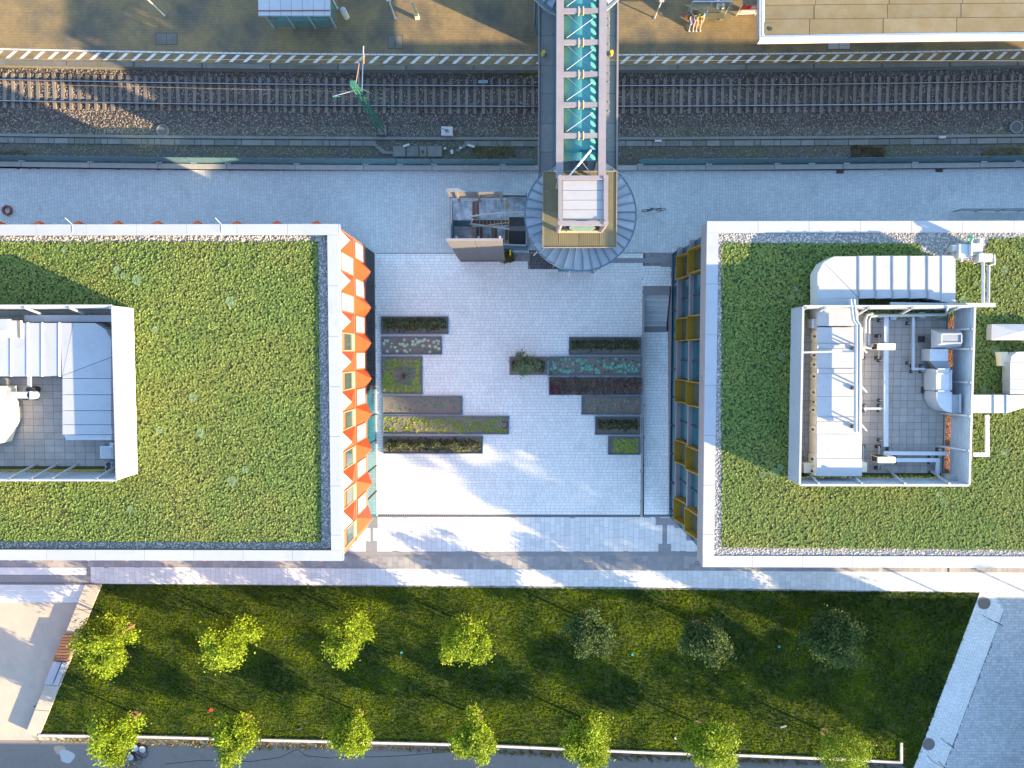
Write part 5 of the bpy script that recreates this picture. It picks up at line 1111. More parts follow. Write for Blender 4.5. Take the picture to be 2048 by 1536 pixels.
def round_tower(cx, cy, zr, R, label, lift):
    t = root('round_stair_tower' if lift else 'far_stair_tower', (cx, cy, 0), label, 'stair tower'); n = 36
    for k in range(n):
        a0, a1 = 2*math.pi*k/n+.05, 2*math.pi*(k+1)/n+.05; am = (a0+a1)/2; r0 = 1.2
        v = [(cx+r0*math.cos(a0),cy+r0*math.sin(a0),zr+.45),(cx+R*math.cos(a0),cy+R*math.sin(a0),zr),(cx+R*math.cos(a1),cy+R*math.sin(a1),zr),(cx+r0*math.cos(a1),cy+r0*math.sin(a1),zr+.45)]
        v += [(p[0],p[1],p[2]-.05) for p in v]; ob('roof_panel', MB().add(v, [(0,1,2,3),(7,6,5,4),(1,5,6,2),(0,4,5,1),(3,2,6,7),(0,3,7,4)]), 'zinc', t)
        ob('standing_seam', MB().bar((cx+r0*math.cos(a0),cy+r0*math.sin(a0),zr+.50), (cx+R*math.cos(a0),cy+R*math.sin(a0),zr+.05), .05, .24), 'zinc_seam', t)  # darker zinc here stands in for the shadows beside the seams
    ob('eaves_ring', MB().ring((cx,cy), R-.02, R+.05, zr-.16, zr+.03, 72), 'zinc_seam', t)
    ob('gutter', MB().ring((cx,cy), R-.28, R-.02, zr-.75, zr-.62, 64), 'zinc', t)
    ob('glass_drum', MB().cyl((cx,cy), R-.95, -.8, zr-.2, 40), 'teal_glass', t)
    for k in range(12):
        a = 2*math.pi*k/12; ob('drum_post', MB().cyl((cx+(R-.9)*math.cos(a), cy+(R-.9)*math.sin(a)), .07, 0, zr-.2, 8), 'lilac_metal', t)
    return t
ZR = 8.2; ce = P(1161,430,ZR); R_ = (P(1272,430,ZR).x-P(1050,430,ZR).x)/2
rt = round_tower(ce.x, ce.y, ZR, R_, 'round zinc roofed stair tower with radial standing seams beside the courtyard', True)
cd = P(1148,541,0.2); ob('door_canopy', MB().box(P(1116,541,2.6).x, P(1148,543,2.6).y, 2.5, P(1180,541,2.6).x, P(1148,541,2.6).y+.6, 2.62), 'teal_roof', rt)
for a in (-2.45, -1.75, -1.3, -.75): 
    u = Vector((math.cos(a), math.sin(a), 0)); ob('bracket', MB().bar(ce+u*(R_-.1)+Vector((0,0,-.2)), ce+u*(R_+.3)+Vector((0,0,-.75)), .04), 'galv', rt)
c = P(1192,536,2); thing('round_lamp', MB().cyl(c[:2], .16, 0, 3.4, 14).cyl(c[:2], .26, 3.4, 3.5, 18), 'galv_dark', 'dark round topped lamp post half hidden under the round roof', 'lamp')
zg = 9.0
gt = root('lift_platform', P(1160,420,zg), 'square olive grating platform round the lift shaft above the round roof', 'platform')
gx = [1086,1117,1158,1198,1233]; gy = [343,382,422,458,495]
for i in range(4):
    for j in range(4):
        if i in (1,2) and j in (1,2): continue
        r = RC(gx[i], gy[j], gx[i+1], gy[j+1], zg); p_ = ob('grating_panel', MB().box(r[0]+.012, r[1]+.012, zg-.05, r[2]-.012, r[3]-.012, zg), 'grating', gt)
r = RC(1086,343,1233,495,zg); mb = MB()
for a, b in (((r[0],r[1]),(r[2],r[1])),((r[2],r[1]),(r[2],r[3])),((r[2],r[3]),(r[0],r[3])),((r[0],r[3]),(r[0],r[1]))): mb.bar((*a,zg+.02), (*b,zg+.02), .05, .08)
ob('edge_frame', mb, 'tan_frame', gt); mb = MB()
for k in range(38):
    xx = r[0]+(r[2]-r[0])*(k+.5)/38; xl, xr = P(1116,400,zg).x, P(1200,400,zg).x
    mb.box(xx-.008, r[1], zg+.0, xx+.008, r[3] if not xl < xx < xr else P(1150,466,zg).y, zg+.012)
stuff('grating_bars', mb, 'tan_frame', gt)
for px, py in ((1086,343),(1233,343),(1233,495),(1086,495)): ob('prop', MB().bar((P(px,py,zg).x*.98+ce.x*.02, P(px,py,zg).y*.98+ce.y*.02, zg-.05), (P(px,py,zg).x*.8+ce.x*.2, P(px,py,zg).y*.8+ce.y*.2, ZR+.1), .08), 'galv_dark', gt)
zl = 11.3; lt = root('lift_shaft', P(1167,400,0), 'square pale metal lift shaft head framed by four round lilac posts', 'lift tower')
cor = [P(*p,zl) for p in ((1121,355),(1212,355),(1212,446),(1121,446))]
for c in cor: ob('corner_post', MB().tube([(c.x,c.y,0),(c.x,c.y,zl)], .14, 14), 'lilac_metal', lt); ob('post_cap', MB().cyl(c[:2], .15, zl, zl+.03, 16), 'lilac_metal', lt)
for i in range(4):
    a, b = cor[i], cor[(i+1)%4]; ob('ring_beam', MB().bar(a+Vector((0,0,-.15)), b+Vector((0,0,-.15)), .24, .22), 'lilac_metal', lt)
r = RC(1126,361,1207,439,zl-.15); n = 4
ob('shaft_body', MB().box(r[0]+.1, r[1]+.3, 0, r[2]-.1, r[3]-.1, zl-.35), 'galv_dark', lt)
for k in range(4):
    y1_ = r[3]-(r[3]-r[1])*k/4; y0_ = r[3]-(r[3]-r[1])*(k+1)/4; ob('roof_panel', MB().box(r[0], y0_+.012, zl-.35, r[2], y1_-.012, zl-.16), 'lift_roof', lt)
a, b = cor[3], cor[2]; ob('front_sill', MB().bar(a+Vector((0,-.05,-2.3)), b+Vector((0,-.05,-2.3)), .2, .14), 'cream', lt)
ob('front_panel', MB().box(a.x+.15, a.y-.03, zg+.05, b.x-.15, a.y+.02, zl-2.2), 'black', lt)
for f_ in (.22,.48,.75): ob('front_stud', MB().box(a.x+(b.x-a.x)*f_-.03, a.y-.1, zg+.05, a.x+(b.x-a.x)*f_+.03, a.y, zl-2.2), 'cream', lt)
m_ = (a+b)/2; oval = [(m_.x+.75*math.cos(t), m_.y-.16+.20*math.sin(t)) for t in (6.283*k/28 for k in range(28))]
ob('oval_sign', MB().prism(oval, zl-.62, zl-.56), 'oval_green', lt)
c2 = P(1156,-84,ZR); ft = round_tower(c2.x, c2.y, ZR, 3.3, 'round stair tower at the platform end of the footbridge, cut by the top edge', False)
ob('glass_porch', MB().box(P(1210,0,2.6).x, P(0,31,2.6).y, 0, P(1229,0,2.6).x, P(0,-10,2.6).y, 2.6), 'teal_glass', ft); ob('porch_rim', MB().box(P(1209,0,2.7).x, P(0,33,2.7).y, 2.6, P(1230,0,2.7).x, P(0,31,2.7).y+.02, 2.7), 'white_metal', ft)
ob('landing_step', MB().box(P(1094,0,1.0).x, P(0,37,1.0).y, 0, P(1112,0,1.0).x, P(0,18,1.0).y, 1.0), 'cream_box', ft)

# ---- stair block
sb = root('stair_block', P(975,455,0), 'open zig zag stair block with metal clad side walls left of the round tower', 'stair')
def zbox(nm, px, z0, z1, m): r = RC(*px, z1); return ob(nm, MB().box(r[0],r[1],z0,r[2],r[3],z1), m, sb)
zbox('pit_floor', (905,395,1053,490), -1.3, -.9, 'black') if False else None
zbox('landing', (906,402,944,440), 3.2, 3.4, 'tread'); zbox('landing', (1016,393,1056,428), 4.9, 5.1, 'tread'); zbox('landing', (906,453,944,478), 1.5, 1.7, 'tread')
zbox('landing', (1018,434,1054,452), 3.0, 3.2, 'dark_stone'); zbox('ground_landing', (1018,461,1052,489), .0, .12, 'black'); zbox('ledge', (1016,451.5,1052,461), 1.4, 1.6, 'old_concrete'); zbox('landing', (908,441,944,452), .9, 1.1, 'steel_blue')
def flight(x0, x1, ya, yb, z0, z1, n, m, edge=None):
    for k in range(n):
        f0, f1 = k/n, (k+1)/n; z = z0+(z1-z0)*(k+.5)/n; r = RC(min(x0+(x1-x0)*f0, x0+(x1-x0)*f1)+.4, ya, max(x0+(x1-x0)*f0, x0+(x1-x0)*f1)-.4, yb, z)
        ob('tread', MB().box(r[0],r[1],z-.07,r[2],r[3],z), m[k % len(m)], sb); ob('riser', MB().box(r[0] if x1 > x0 else r[2]-.03, r[1], z-.19, r[0]+.03 if x1 > x0 else r[2], r[3], z-.07), 'tread_brown', sb)
flight(944.5, 1016, 400, 437, 3.45, 5.05, 10, ['tread_brown','tread_brown','tread','tread','tread','tread','tread','tread','tread','tread'])
flight(944.5, 1018, 440, 450, 1.4, 3.1, 10, ['tread_brown']); flight(944.5, 1017, 454, 479, 1.7, .15, 10, ['tread','tread_brown','tread_brown','tread'])
for px, z in (((944,402,946,436),3.42),((1013.5,397,1016,425),5.12),((1016.5,436,1018.5,451),3.22),((943,452,945,479),1.72),((1015,461,1017.5,487),.2)): zbox('yellow_edge', px, z-.04, z, 'step_edge')
for pts, m, r_ in (([(940,433,5.2),(1013,424,6.1),(1056,424,6.1)],'white_metal',.05),([(940,447.5,3.0),(1018,458,1.6)],'galv',.06),([(976,450,2.8),(1018,445,4.0)],'cream',.04),([(903.5,396,4.4),(903.5,479,2.7)],'white_metal',.05),([(1007,487,1.3),(1012,489,1.3),(1051,490.5,1.3),(1053,487,1.3),(1052.5,462,1.3)],'white_metal',.05),([(1005,388,6.1),(1052,389,6.1)],'white_metal',.06),([(940,403,4.6),(998,393,6.0)],'lilac_metal',.045)):
    ob('handrail', MB().tube([P(*p) for p in pts], r_, 8), m, sb)
for a, b in (((953,430,5.3),(960,443,3)),((1000,433,5.3),(1005,452,3)),((946,438,4.8),(942,447,3)),((981,453,3),(983,478,1))): ob('handrail_post', MB().bar(P(*a), P(*b), .13, .04), 'galv', sb)
for px, z0, z1 in (((901,396,903,479),0,3.4),((1005,386,1054,388),4.6,5.6),((1008,492,1056,497),0,.9),((1052,461,1054.5,492),0,.9)): zbox('side_plate', px, z0, z1, 'steel_blue')
# clad walls
sC = P(893,477,8.9); sD = P(1005,478,8.7)
sw_x0, sw_x1, sw_y = sC.x, sD.x, sC.y-.02
for i in range(2):
    xa_, xb_ = sw_x0+(sw_x1-sw_x0)*i/2, sw_x0+(sw_x1-sw_x0)*(i+1)/2; cp = ob('cladding_panel', MB().box(xa_+.01, sw_y-.10, .45, xb_-.01, sw_y, 8.85), 'cladding', sb); mb = MB(); z = .6
    while z < 8.8: mb.box(xa_+.02, sw_y-.135, z, xb_-.02, sw_y-.10, z+.05); z += .28
    ob('ribs', mb, 'cladding', cp)
ob('wall_foot', MB().box(sw_x0+.1, sw_y-.2, 0, sw_x1, sw_y, .45), 'old_concrete', sb); ob('wall_coping', MB().box(sw_x0-.02, sw_y-.12, 8.85, sw_x1+.02, sw_y+.02, 8.92), 'lilac_metal', sb)
nA = P(893,381,8.8); nB = P(1005,383,8.8); ny = nA.y
for k in range(5):
    z = 6.95+k*.38; ob('louvre', MB().box(nA.x, ny-.04, z, nB.x, ny+.06, z+.28), 'cladding', sb)
for px in (912,955,1001):
    x_ = P(px,381,8.8).x; ob('louvre_post', MB().box(x_-.07, ny-.16, 6.3, x_+.07, ny-.05, 8.8), 'cladding', sb)
ob('louvre_coping', MB().box(nA.x-.02, ny-.08, 8.78, nB.x+.02, ny+.12, 8.86), 'galv_dark', sb)
for px in (913,957,1000): c = P(px,474,8.6); ob('wall_bracket', MB().box(c.x-.06, sw_y, 8.4, c.x+.06, sw_y+.22, 8.55), 'white_metal', sb)
ob('yellow_post', MB().box(P(1019,500,.9).x, P(1019,509,.9).y, 0, P(1022,500,.9).x, P(1019,499,.9).y, .9), 'signal_yellow', sb)
# ================================================================== platform furniture
cv = root('platform_canopy', P(1780,20,3.4), 'flat platform canopy with tan felt roof and bright white edge at the upper right', 'canopy'); zc = 3.6
ye = lambda x: 72+ -.010*(x-1530)-.0000115*(x-1530)**2*0
edge = [(1525,71),(1600,70),(1700,68.2),(1800,67),(1900,65.6),(2000,64.8),(2100,64.5),(2300,65)]
ob('roof_body', MB().prism([tuple(P(x,y,zc)[:2]) for x, y in [(1521,-200)]+[(1521,78)]+[(x,y+8) for x,y in edge]+[(2300,-200)]], zc-.45, zc-.12), 'white_metal', cv)
for a, b in zip(edge, edge[1:]):
    ob('white_fascia', MB().prism([tuple(P(x,y,zc)[:2]) for x, y in ((a[0]-(6 if a[0]==1525 else 0),a[1]+3.5),(b[0],b[1]+3.5),(b[0],b[1]+11),(a[0]-(6 if a[0]==1525 else 0),a[1]+11))], zc-.45, zc-.05), 'white_panel', cv)
    ob('edge_strip', MB().prism([tuple(P(x,y,zc)[:2]) for x, y in ((a[0],a[1]-.5),(b[0],b[1]-.5),(b[0],b[1]+3.5),(a[0],a[1]+3.5))], zc-.12, zc), 'blue_trim', cv)
ob('white_fascia', MB().prism([tuple(P(x,y,zc)[:2]) for x, y in ((1519,-200),(1524,-200),(1524,74),(1519,82))], zc-.45, zc-.02), 'cap_metal', cv)
ob('edge_strip', MB().prism([tuple(P(x,y,zc)[:2]) for x, y in ((1524,-200),(1529,-200),(1529,70),(1524,73))], zc-.12, zc), 'white_panel', cv)
rowsy = [-45,-17,10,38,70]; rd = random.Random(5)
for i, (a, b) in enumerate(zip(rowsy, rowsy[1:])):
    x = 1529-rd.uniform(0,60); k = 0
    while x < 2120:
        x1 = x+147; xa_ = max(x, 1529)
        if x1 > 1540:
            f_ = lambda x_: -.013*(x_-1530) if b == 70 else -.008*(x_-1530)
            ob('felt_sheet', MB().prism([tuple(P(u,v,zc)[:2]) for u, v in ((xa_+.6,a+.6-.008*(xa_-1530)),(x1-.6,a+.6-.008*(x1-1530)),(x1-.6,b-.6+f_(x1)),(xa_+.6,b-.6+f_(xa_)))], zc-.12, zc-.015+.012*((i+k)%2)), 'felt', cv)
        x = x1; k += 1
    
c = P(1540,57,zc); ob('drain_plate', MB().rbox(c[:2], .75, .72, zc-.03, zc+.02, 0), 'felt', cv); ob('drain', MB().cyl(P(1540,58,zc)[:2], .13, zc+.02, zc+.06, 12), 'black', cv); 
for px in (1600,1800,2000): ob('column', MB().cyl(P(px,10,0)[:2], .12, 0, zc-.45, 12), 'white_metal', cv)
# shelter on the left
sh = root('waiting_shelter', P(600,20,0), 'small glass waiting shelter with white panelled roof on the left platform', 'shelter'); zs = 3.0
for k in range(7):
    a, b = 516+k*22+(k > 0)*.6, 516+(k+1)*22; r = RC(a, -60, min(b, 660), 31, zs); ob('roof_panel', MB().box(r[0], r[1], zs-.12, r[2], r[3], zs), 'white_metal', sh)
for a, b in ((515,525),): pass
r = RC(514,20.5,660,22.5,zs); ob('rust_line', MB().box(r[0], r[1], zs, r[2], r[3], zs+.03), 'rusty', sh)
g0_ = RC(548,0,672,57,0); yS_ = P(600,56,0).y; yN_ = P(600,-50,0).y; x0_, x1_ = P(549,55,0).x, P(672,55,0).x
for k in range(3):
    xa_ = x0_+(x1_-x0_)*k/3; xb_ = x0_+(x1_-x0_)*(k+1)/3; ob('glass_pane', MB().box(xa_+.04, yS_, .15, xb_-.04, yS_+.03, 2.75), 'shelter_glass', sh)
for k in range(4): xa_ = x0_+(x1_-x0_)*k/3; ob('post', MB().box(xa_-.05, yS_-.05, 0, xa_+.05, yS_+.05, 2.9), 'galv', sh)
ob('glass_pane', MB().box(x1_-.03, yS_+.08, .15, x1_, yN_, 2.75), 'shelter_glass', sh); ob('bench', MB().box(x0_+.4, yS_+.3, .35, x1_-.4, yS_+.7, .45), 'teal_roof', sh)
c = P(693,34,0); t = root('litter_bin', c, 'pale cylindrical bin beside the waiting shelter', 'bin'); ob('body', MB().cyl(c[:2], .22, 0, 1.0, 18), 'cream_box', t); ob('dome_lid', MB().sphere((c.x,c.y,1.0), .22, 16, .45), 'white_metal', t)
def pole(label, base, tip, z, r_=.05, head=None, m='cream_box', nm='lamp_post', cat='lamp post'):
    b = P(*base,0); t = root(nm, b, label, cat); ob('pole', MB().tube([b, Vector((b.x,b.y,z))], r_, 8), m, t)
    if head == 'box': ob('lamp_head', MB().box(b.x-.16, b.y-.1, z, b.x+.16, b.y+.12, z+.12), 'white_metal', t)
    if head == 'sign': ob('sign_panel', MB().box(b.x-.75, b.y-.04, z-.75, b.x+.05, b.y+.06, z), 'white_panel', t)
    ob('base_plate', MB().box(b.x-.1,b.y-.1,0,b.x+.1,b.y+.1,.04), 'galv_dark', t); return t
pole('pale lamp post with small head between bin and information post', (791,37), (782,2), 2.55, .05, 'box')
pole('thin white post with sign at the far upper left of the platform', (329,31), (290,2), 3.2, .05, 'sign', nm='sign_post', cat='sign post')
pole('pale lamp post right of the footbridge on the platform', (1309,36), (1319,3), 2.4, .05, 'box')
pole('pale post standing at the right corner of the waiting shelter', (675,17), (662,-10), 2.6, .05, None, nm='corner_post', cat='post')
c = P(835,37,0); t = root('information_post', c, 'cream coloured short information post with tilted arm on the platform', 'information post'); ob('body', MB().box(c.x-.14,c.y-.1,0,c.x+.14,c.y+.1,.9), 'cream_box', t); ob('top', MB().box(c.x-.1,c.y-.06,.9,c.x+.1,c.y+.12,1.15), 'signal_yellow', t); ob('arm', MB().tube([(c.x,c.y,1.1),(c.x-.1,c.y+.15,2.0)], .05, 6), 'white_metal', t)
for i, q in enumerate(((311,66,355,90),(776,70,806,98),(1655,82,1701,99))):
    r = RC(*q, 0); t = root('access_cover', ((r[0]+r[2])/2,(r[1]+r[3])/2,0), ['twin panel access cover in the platform at the upper left','twin panel access cover in the platform left of the footbridge','twin panel access cover beside the edge of the felt roofed canopy'][i], 'access cover', 'access covers in the platform'); xm = (r[0]+r[2])/2
    ob('frame', MB().box(r[0],r[1],-.01,r[2],r[3],.006), 'black', t)
    for a, b in ((r[0]+.04, xm-.02), (xm+.02, r[2]-.04)): ob('cover_panel', MB().box(a, r[1]+.04, 0, b, r[3]-.04, .014), 'coping' if i < 2 else 'concrete', t)
# poster stand
pa, pb_ = P(1474,29,.25), P(1512,28,.25); t = root('poster_stand', P(1492,29,0), 'slanting advertising board with red and white poster beside the canopy corner', 'poster board')
pc, pd = P(1517,11,1.5), P(1483,12,1.5); pc = Vector((pb_.x, pb_.y+.12, 1.55)); pd = Vector((pa.x, pa.y+.12, 1.55))
n_ = Vector((0,-.03,0)); ob('board', MB().add([pa,pb_,pc,pd,pa-n_*3,pb_-n_*3,pc-n_*3,pd-n_*3], [(0,1,2,3),(7,6,5,4),(0,4,5,1),(3,2,6,7),(0,3,7,4),(1,5,6,2)]), 'white_panel', t)
def onb(u0, v0, u1, v1, m, k):
    f_ = lambda u, v: pa.lerp(pb_, u).lerp(pd.lerp(pc, u), v)+n_*(.15*k); ob('poster_block', MB().add([f_(u0,v0),f_(u1,v0),f_(u1,v1),f_(u0,v1)], [(0,1,2,3)]), m, t)
onb(.06,.08,.94,.92,'poster_red',1); onb(.12,.16,.88,.30,'white_panel',2); onb(.12,.36,.88,.40,'white_panel',2); onb(.30,.50,.48,.80,'red',3); onb(.54,.50,.84,.78,'white_panel',2); onb(.16,.84,.84,.88,'white_panel',2)
ob('roof_cap', MB().box(pa.x-.05, pa.y+.05, 1.55, pb_.x+.05, pa.y+.5, 1.62), 'tan_frame', t)
for c in (pa, pb_): ob('leg', MB().box(c.x-.03, c.y, 0, c.x+.03, c.y+.08, 1.55), 'cream', t)
# glass wind screen bench
t = root('glass_wind_screen', P(1410,35,0), 'glass wind screen with two sided bench on the platform', 'wind screen'); s0, s1 = P(1372,44,0), P(1448,43,0); ym = s0.y
ob('glass_pane', MB().box(s0.x, ym+.45, .2, s1.x, ym+.48, 1.9), 'clear_glass', t); ob('glass_pane', MB().box(s1.x-.03, ym-.4, .2, s1.x, ym+.4, 1.9), 'clear_glass', t)
ob('top_rail', MB().box(s0.x, ym+.43, 1.9, s1.x, ym+.50, 1.96), 'galv', t)
for xx in (s0.x, (s0.x+s1.x)/2, s1.x): ob('post', MB().box(xx-.03, ym+.43, 0, xx+.03, ym+.5, 1.9), 'galv', t)
for dy in (.02, .62): ob('seat', MB().box(s0.x+.1, ym+dy, .42, s1.x-.1, ym+dy+.38, .47), 'grating', t)
for xx in (s0.x+.3, s1.x-.3): ob('leg', MB().box(xx-.03, ym+.1, 0, xx+.03, ym+.9, .42), 'galv', t)
SEAT = ym+.15
def skin(name, pts, edges, rad, m, parent, sub=1, rootv=0):
    me = bpy.data.meshes.new(name); me.from_pydata([tuple(p) for p in pts], edges, []); me.materials.append(M[m]); o = link(name, me, parent)
    md = o.modifiers.new('skin', 'SKIN'); md.use_smooth_shade = True
    if not me.skin_vertices: pass
    for i, r_ in enumerate(rad): me.skin_vertices[0].data[i].radius = (r_, r_) if not isinstance(r_, tuple) else r_
    me.skin_vertices[0].data[rootv].use_root = True; ss = o.modifiers.new('sub', 'SUBSURF'); ss.levels = ss.render_levels = sub; return o
def sitting(label, x, y, face, shirt, legs, hairm, lean=.15, arms=1):
    "person seated at (x,y), facing -y (face=-1) or +y"
    t = root('person', (x, y, 0), label, 'person'); f = face
    V_ = lambda a, b, c: Vector((x+a, y+b*f, c))
    pts = [V_(0,0,.55), V_(0,.02+lean*.3,.78), V_(0,.02+lean,1.02), V_(0,lean+.05,1.13), V_(0,lean+.08,1.22), V_(0,lean+.1,1.32),
           V_(-.18,lean*.9,1.0), V_(-.24,lean+.12,.78), V_(-.12,lean+.36,.68), V_(-.08,lean+.44,.66), V_(.18,lean*.9,1.0), V_(.24,lean+.12,.78), V_(.14,lean+.36,.66), V_(.09,lean+.44,.64),
           V_(-.1,.06,.5), V_(-.14,.46,.52), V_(-.10,.62,.10), V_(-.10,.80,.05), V_(.1,.06,.5), V_(.13,.46,.52), V_(.16,.66,.10), V_(.18,.84,.05)]
    e = [(0,1),(1,2),(2,3),(3,4),(4,5),(2,6),(6,7),(7,8),(8,9),(2,10),(10,11),(11,12),(12,13),(0,14),(14,15),(15,16),(16,17),(0,18),(18,19),(19,20),(20,21)]
    rad = [.13,.12,.12,.055,.085,.08,.06,.042,.033,.03,.06,.042,.033,.03,.085,.065,.042,.04,.085,.065,.042,.04]
    me = bpy.data.meshes.new('body'); me.from_pydata([tuple(p) for p in pts], e, []); me.materials.append(M['skin']); o = link('body', me, t)
    md = o.modifiers.new('skin', 'SKIN'); md.use_smooth_shade = True
    bpy.context.view_layer.update()
    if len(me.skin_vertices) == 0:
        bpy.context.view_layer.objects.active = o; o.select_set(True)
        try: bpy.ops.mesh.customdata_skin_add()
        except Exception as ex: print('skin add', ex)
        o.select_set(False)
    for i, r_ in enumerate(rad): me.skin_vertices[0].data[i].radius = (r_, r_)
    me.skin_vertices[0].data[0].use_root = True; s_ = o.modifiers.new('sub', 'SUBSURF'); s_.levels = s_.render_levels = 2
    # fingers
    for hnd, sx in ((9,-1),(13,1)):
        for k in range(4):
            p0 = pts[hnd]+Vector((.012*(k-1.5),0,0)); ob('finger', MB().tube([p0, p0+Vector((0,.05*f,-.01)), p0+Vector((0,(.075+.006*(k%3))*f,-.03))], .009, 5, .006), 'skin', t)
        p0 = pts[hnd]+Vector((.03*-sx,0,0)); ob('thumb', MB().tube([p0, p0+Vector((-.02*sx,.035*f,.0))], .011, 5, .008), 'skin', t)
    mb = MB(); mb.tube([V_(0,0,.5), V_(0,.02+lean*.3,.78), V_(0,lean*.98,1.0), V_(0,lean+.03,1.1)], .155, 12, .10)
    for sx in (-1, 1): mb.tube([V_(sx*.12,lean*.9,1.04), V_(sx*.20,lean+.03,.93)], .075, 8, .06)
    ob('shirt', mb, shirt, t); mb = MB()
    for sx, kx, fx in ((-1,.14,.10),(1,.13,.16)):
        L = [V_(sx*.09,.0,.52), V_(sx*kx,.46,.53)]+([V_(sx*fx,.60,.16)] if legs != 'olive' else []); mb.tube(L if legs != 'olive' else [L[0], L[0].lerp(L[1], .6)], .10, 10, .062)
    ob('trousers', mb, legs, t); hd = V_(0,lean+.09,1.30); mb = MB(); mb.sphere((hd.x, hd.y-.03*f, hd.z+.03), .112, 14, 1.05); mb.sphere((hd.x, hd.y-.09*f, hd.z-.06), .08, 10, 1.5)
    ob('hair', mb, hairm, t); ob('nose', MB().sphere((hd.x, hd.y+.105*f, hd.z-.01), .018, 8), 'skin', t)
    for sx in (-1, 1): ob('eye', MB().sphere((hd.x+.035*sx, hd.y+.085*f, hd.z+.012), .012, 8), 'black', t); ob('shoe', MB().sphere(tuple(V_(sx*(.10 if sx < 0 else .18),.80,.05)), .065, 10, .7), 'white_cloth', t)
    return t
xa_ = P(1381,45,0).x; xb_ = P(1395,45,0).x; xc_ = P(1432,30,0).x
sitting('person in dark top and blue jeans seated at the left end of the platform bench', xa_, SEAT, -1, 'navy', 'denim', 'hair')
sitting('person in lime green top and short olive trousers seated on the platform bench', xb_, SEAT, -1, 'lime', 'olive', 'fair_hair', .2)
sitting('person in pale top seated behind the glass screen with back to the others', xc_, ym+.8, 1, 'white_cloth', 'navy', 'hair')
c = P(1404,42,.5); thing('blue_rucksack', MB().sphere((c.x, SEAT, .68), .19, 12, 1.3), 'bag_blue', 'blue rucksack on the bench beside the person in lime green', 'bag')
c = P(1371,42,.5); thing('brown_bag', MB().rbox((c.x, SEAT), .22, .34, .47, .78, .1), 'brown_bag', 'brown bag on the bench beside the person in jeans', 'bag')
c = P(1444,32,.5); thing('white_bag', MB().rbox((c.x, ym+.8), .2, .25, .47, .8, .3), 'white_cloth', 'white bag beside the person behind the glass screen', 'bag')

# ================================================================== street furniture
def bicycle(label, c, ang, frame, lying=None, scale=1.0, grp=None):
    t = root('bicycle', tuple(c), label, 'bicycle', grp); mx = Matrix.Translation(Vector(c)) @ Matrix.Rotation(ang, 4, 'Z') @ Matrix.Rotation(lying or 0, 4, 'X') @ Matrix.Scale(scale, 4)
    Q = lambda x, y, z: mx @ Vector((x, y, z))
    for cx_ in (-.52, .52):
        pts = [Q(cx_+.34*math.cos(a), 0, .34+.34*math.sin(a)) for a in (6.283*k/20 for k in range(21))]; wh = ob('wheel', MB().tube(pts, .024, 6), 'rubber', t); mb = MB()
        for k in range(8): a = 6.283*k/8; mb.bar(Q(cx_,0,.34), Q(cx_+.33*math.cos(a),0,.34+.33*math.sin(a)), .006)
        ob('spokes', mb, 'galv', wh)
    mb = MB()
    for a, b in (((-.52,0,.34),(-.12,0,.30)),((-.12,0,.30),(-.22,0,.86)),((-.22,0,.78),(.36,0,.84)),((-.12,0,.30),(.38,0,.72)),((-.52,0,.34),(-.22,0,.78)),((.52,0,.34),(.36,0,.92))): mb.tube([Q(*a), Q(*b)], .02, 6)
    ob('frame', mb, frame, t); ob('handlebar', MB().tube([Q(.24,-.3,1.0), Q(.34,-.22,1.02), Q(.36,0,.96), Q(.34,.22,1.02), Q(.24,.3,1.0)], .016, 6), 'rubber', t)
    mb = MB(); p = [Q(-.36,-.07,.9),Q(-.36,.07,.9),Q(-.1,.02,.9),Q(-.1,-.02,.9)]; q_ = [Q(-.36,-.07,.86),Q(-.36,.07,.86),Q(-.1,.02,.86),Q(-.1,-.02,.86)]; mb.add(p+q_, [(0,1,2,3),(7,6,5,4),(0,4,5,1),(1,5,6,2),(2,6,7,3),(3,7,4,0)]); ob('saddle', mb, 'black', t)
    ob('crank', MB().tube([Q(-.12,-.08,.18), Q(-.12,-.05,.3), Q(-.12,.05,.3), Q(-.12,.08,.42)], .012, 5), 'galv', t); return t
bicycle('dark bicycle parked alone on the street right of the round tower', P(1306,422,0), 0.05, 'black')
bicycle('orange framed bicycle fallen against the kerb wall at the lower left', P(254,1524,-.46), .9, 'mulch', 1.2, .95)
bicycle('dark bicycle lying flat with overlapping wheels by the lower left tree', P(275,1500,-.44), .05, 'rubber', 1.45, .9)
for i, (a, b) in enumerate(((270,1497),(285,1499),(261,1514))):
    c = P(a, b, -.3); t = root('white_hoop_basket', c, ['left pale disc of the pair lying by the lower left tree','right pale disc of the pair lying by the lower left tree','pale disc beside the orange bicycle'][i], 'disc', 'pale discs near the lower left tree'); ob('disc', MB().cyl(c[:2], .27, -.46, -.33+.03*i, 24), 'patch_white', t); ob('rim', MB().ring(c[:2], .27, .30, -.46, -.30+.03*i, 24), 'rubber', t)
for i, (a, b) in enumerate(((1680,343),(1878,340.5))):
    r = RC(a-7, b-3.5, a+7, b+4, 0); t = root('gully_box', ((r[0]+r[2])/2,r[1],0), ['rust brown gully box at the street wall, left one','rust brown gully box at the street wall, right one'][i], 'drain', 'gully boxes at the street wall'); ob('frame', MB().ring(((r[0]+r[2])/2,(r[1]+r[3])/2), .0, .0, 0, 0, 3) if False else MB().box(r[0],r[1],0,r[2],r[3],.05), 'rusty', t); ob('grate', MB().box(r[0]+.05,r[1]+.03,.05,r[2]-.05,r[3]-.03,.07), 'black', t)
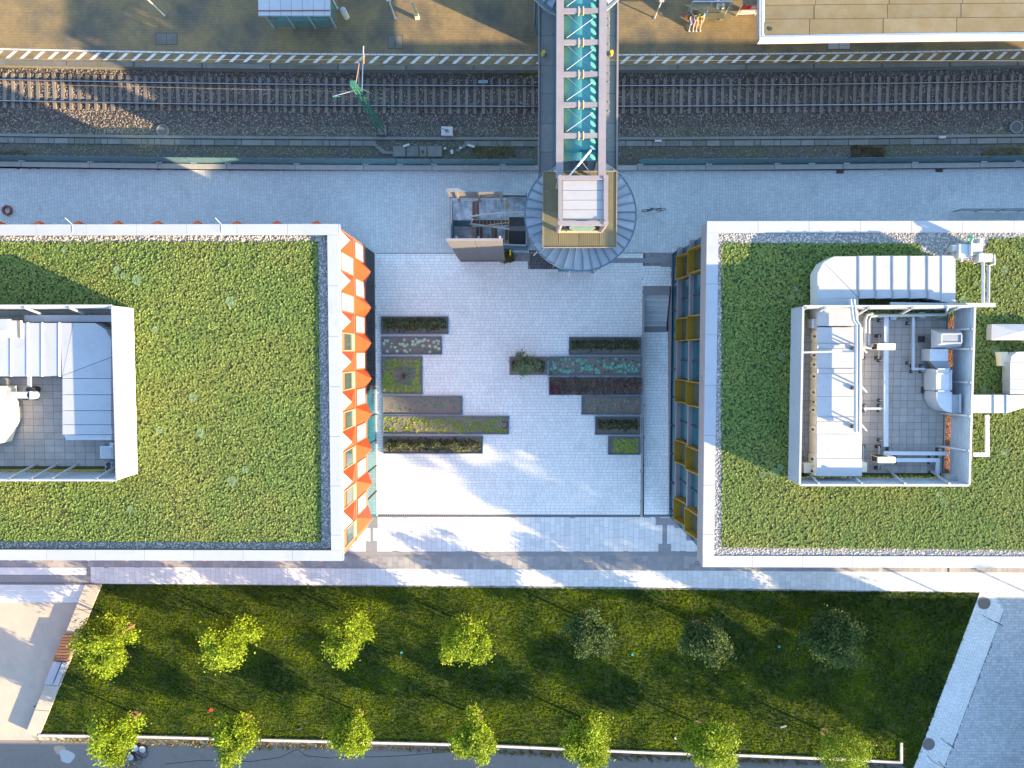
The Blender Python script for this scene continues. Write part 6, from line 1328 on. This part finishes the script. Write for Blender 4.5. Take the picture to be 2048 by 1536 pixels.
c = P(16,421,0); thing('rubber_ring', MB().ring(c[:2], .24, .36, 0, .14, 32), 'rusty', 'dark round ring lying on the street at the far left', 'ring')
t = root('street_handrail', P(1985,418,0), 'long low grey handrail on the street at the right edge', 'handrail'); A, B = P(1923,418,.9), P(2100,417,.9); ob('rail', MB().tube([A, B], .05, 8), 'galv_dark', t); ob('lower_rail', MB().bar(A-Vector((0,0,.45)), B-Vector((0,0,.45)), .05, .3), 'galv', t)
for k in range(5): p = A.lerp(B, k/4+.0); ob('post', MB().tube([(p.x,p.y,0),(p.x,p.y,.9)], .035, 6), 'galv_dark', t)
# unseen house row, added to shade the road
t = root('unseen_house_row', P(1000,1800,0), 'long low unseen brick house row added to shade the road', 'house'); r0 = P(-700,1640,0); r1 = P(2700,1640,0)
ob('wall', MB().box(r0.x, r0.y-9, -1.4, r1.x, r0.y, 3.6), 'brick_wall', t)
ob('roof', MB().add([(r0.x,r0.y+.2,3.6),(r1.x,r0.y+.2,3.6),(r1.x,r0.y-4.5,5.0),(r0.x,r0.y-4.5,5.0),(r1.x,r0.y-9.2,3.6),(r0.x,r0.y-9.2,3.6)], [(0,1,2,3),(3,2,4,5),(1,4,2),(0,3,5)]), 'slat_dark', t)
for k in range(14): ob('window', MB().box(r0.x+8+k*8, r0.y, .6, r0.x+9.5+k*8, r0.y+.06, 2.2), 'window_glass', t)
t = root('unseen_shade_block', P(2300,1480,0), 'plain low unseen block added to shade the paving of the square', 'building'); a = P(2110,1330,0)  # unseen block, added to shade the lower right paving
ob('wall', MB().box(a.x, a.y-14, -1.4, a.x+12, a.y, 3.2), 'brick_wall', t); ob('roof', MB().box(a.x-.2, a.y-14.2, 3.2, a.x+12.2, a.y+.2, 3.5), 'cap_metal', t)
for k in range(5): ob('window', MB().box(a.x-.05, a.y-2.5-k*2.6, 1.0, a.x, a.y-1.0-k*2.6, 2.6), 'window_glass', t)
print('objects', len(bpy.data.objects), 'tris', sum(len(m.polygons) for m in bpy.data.meshes))
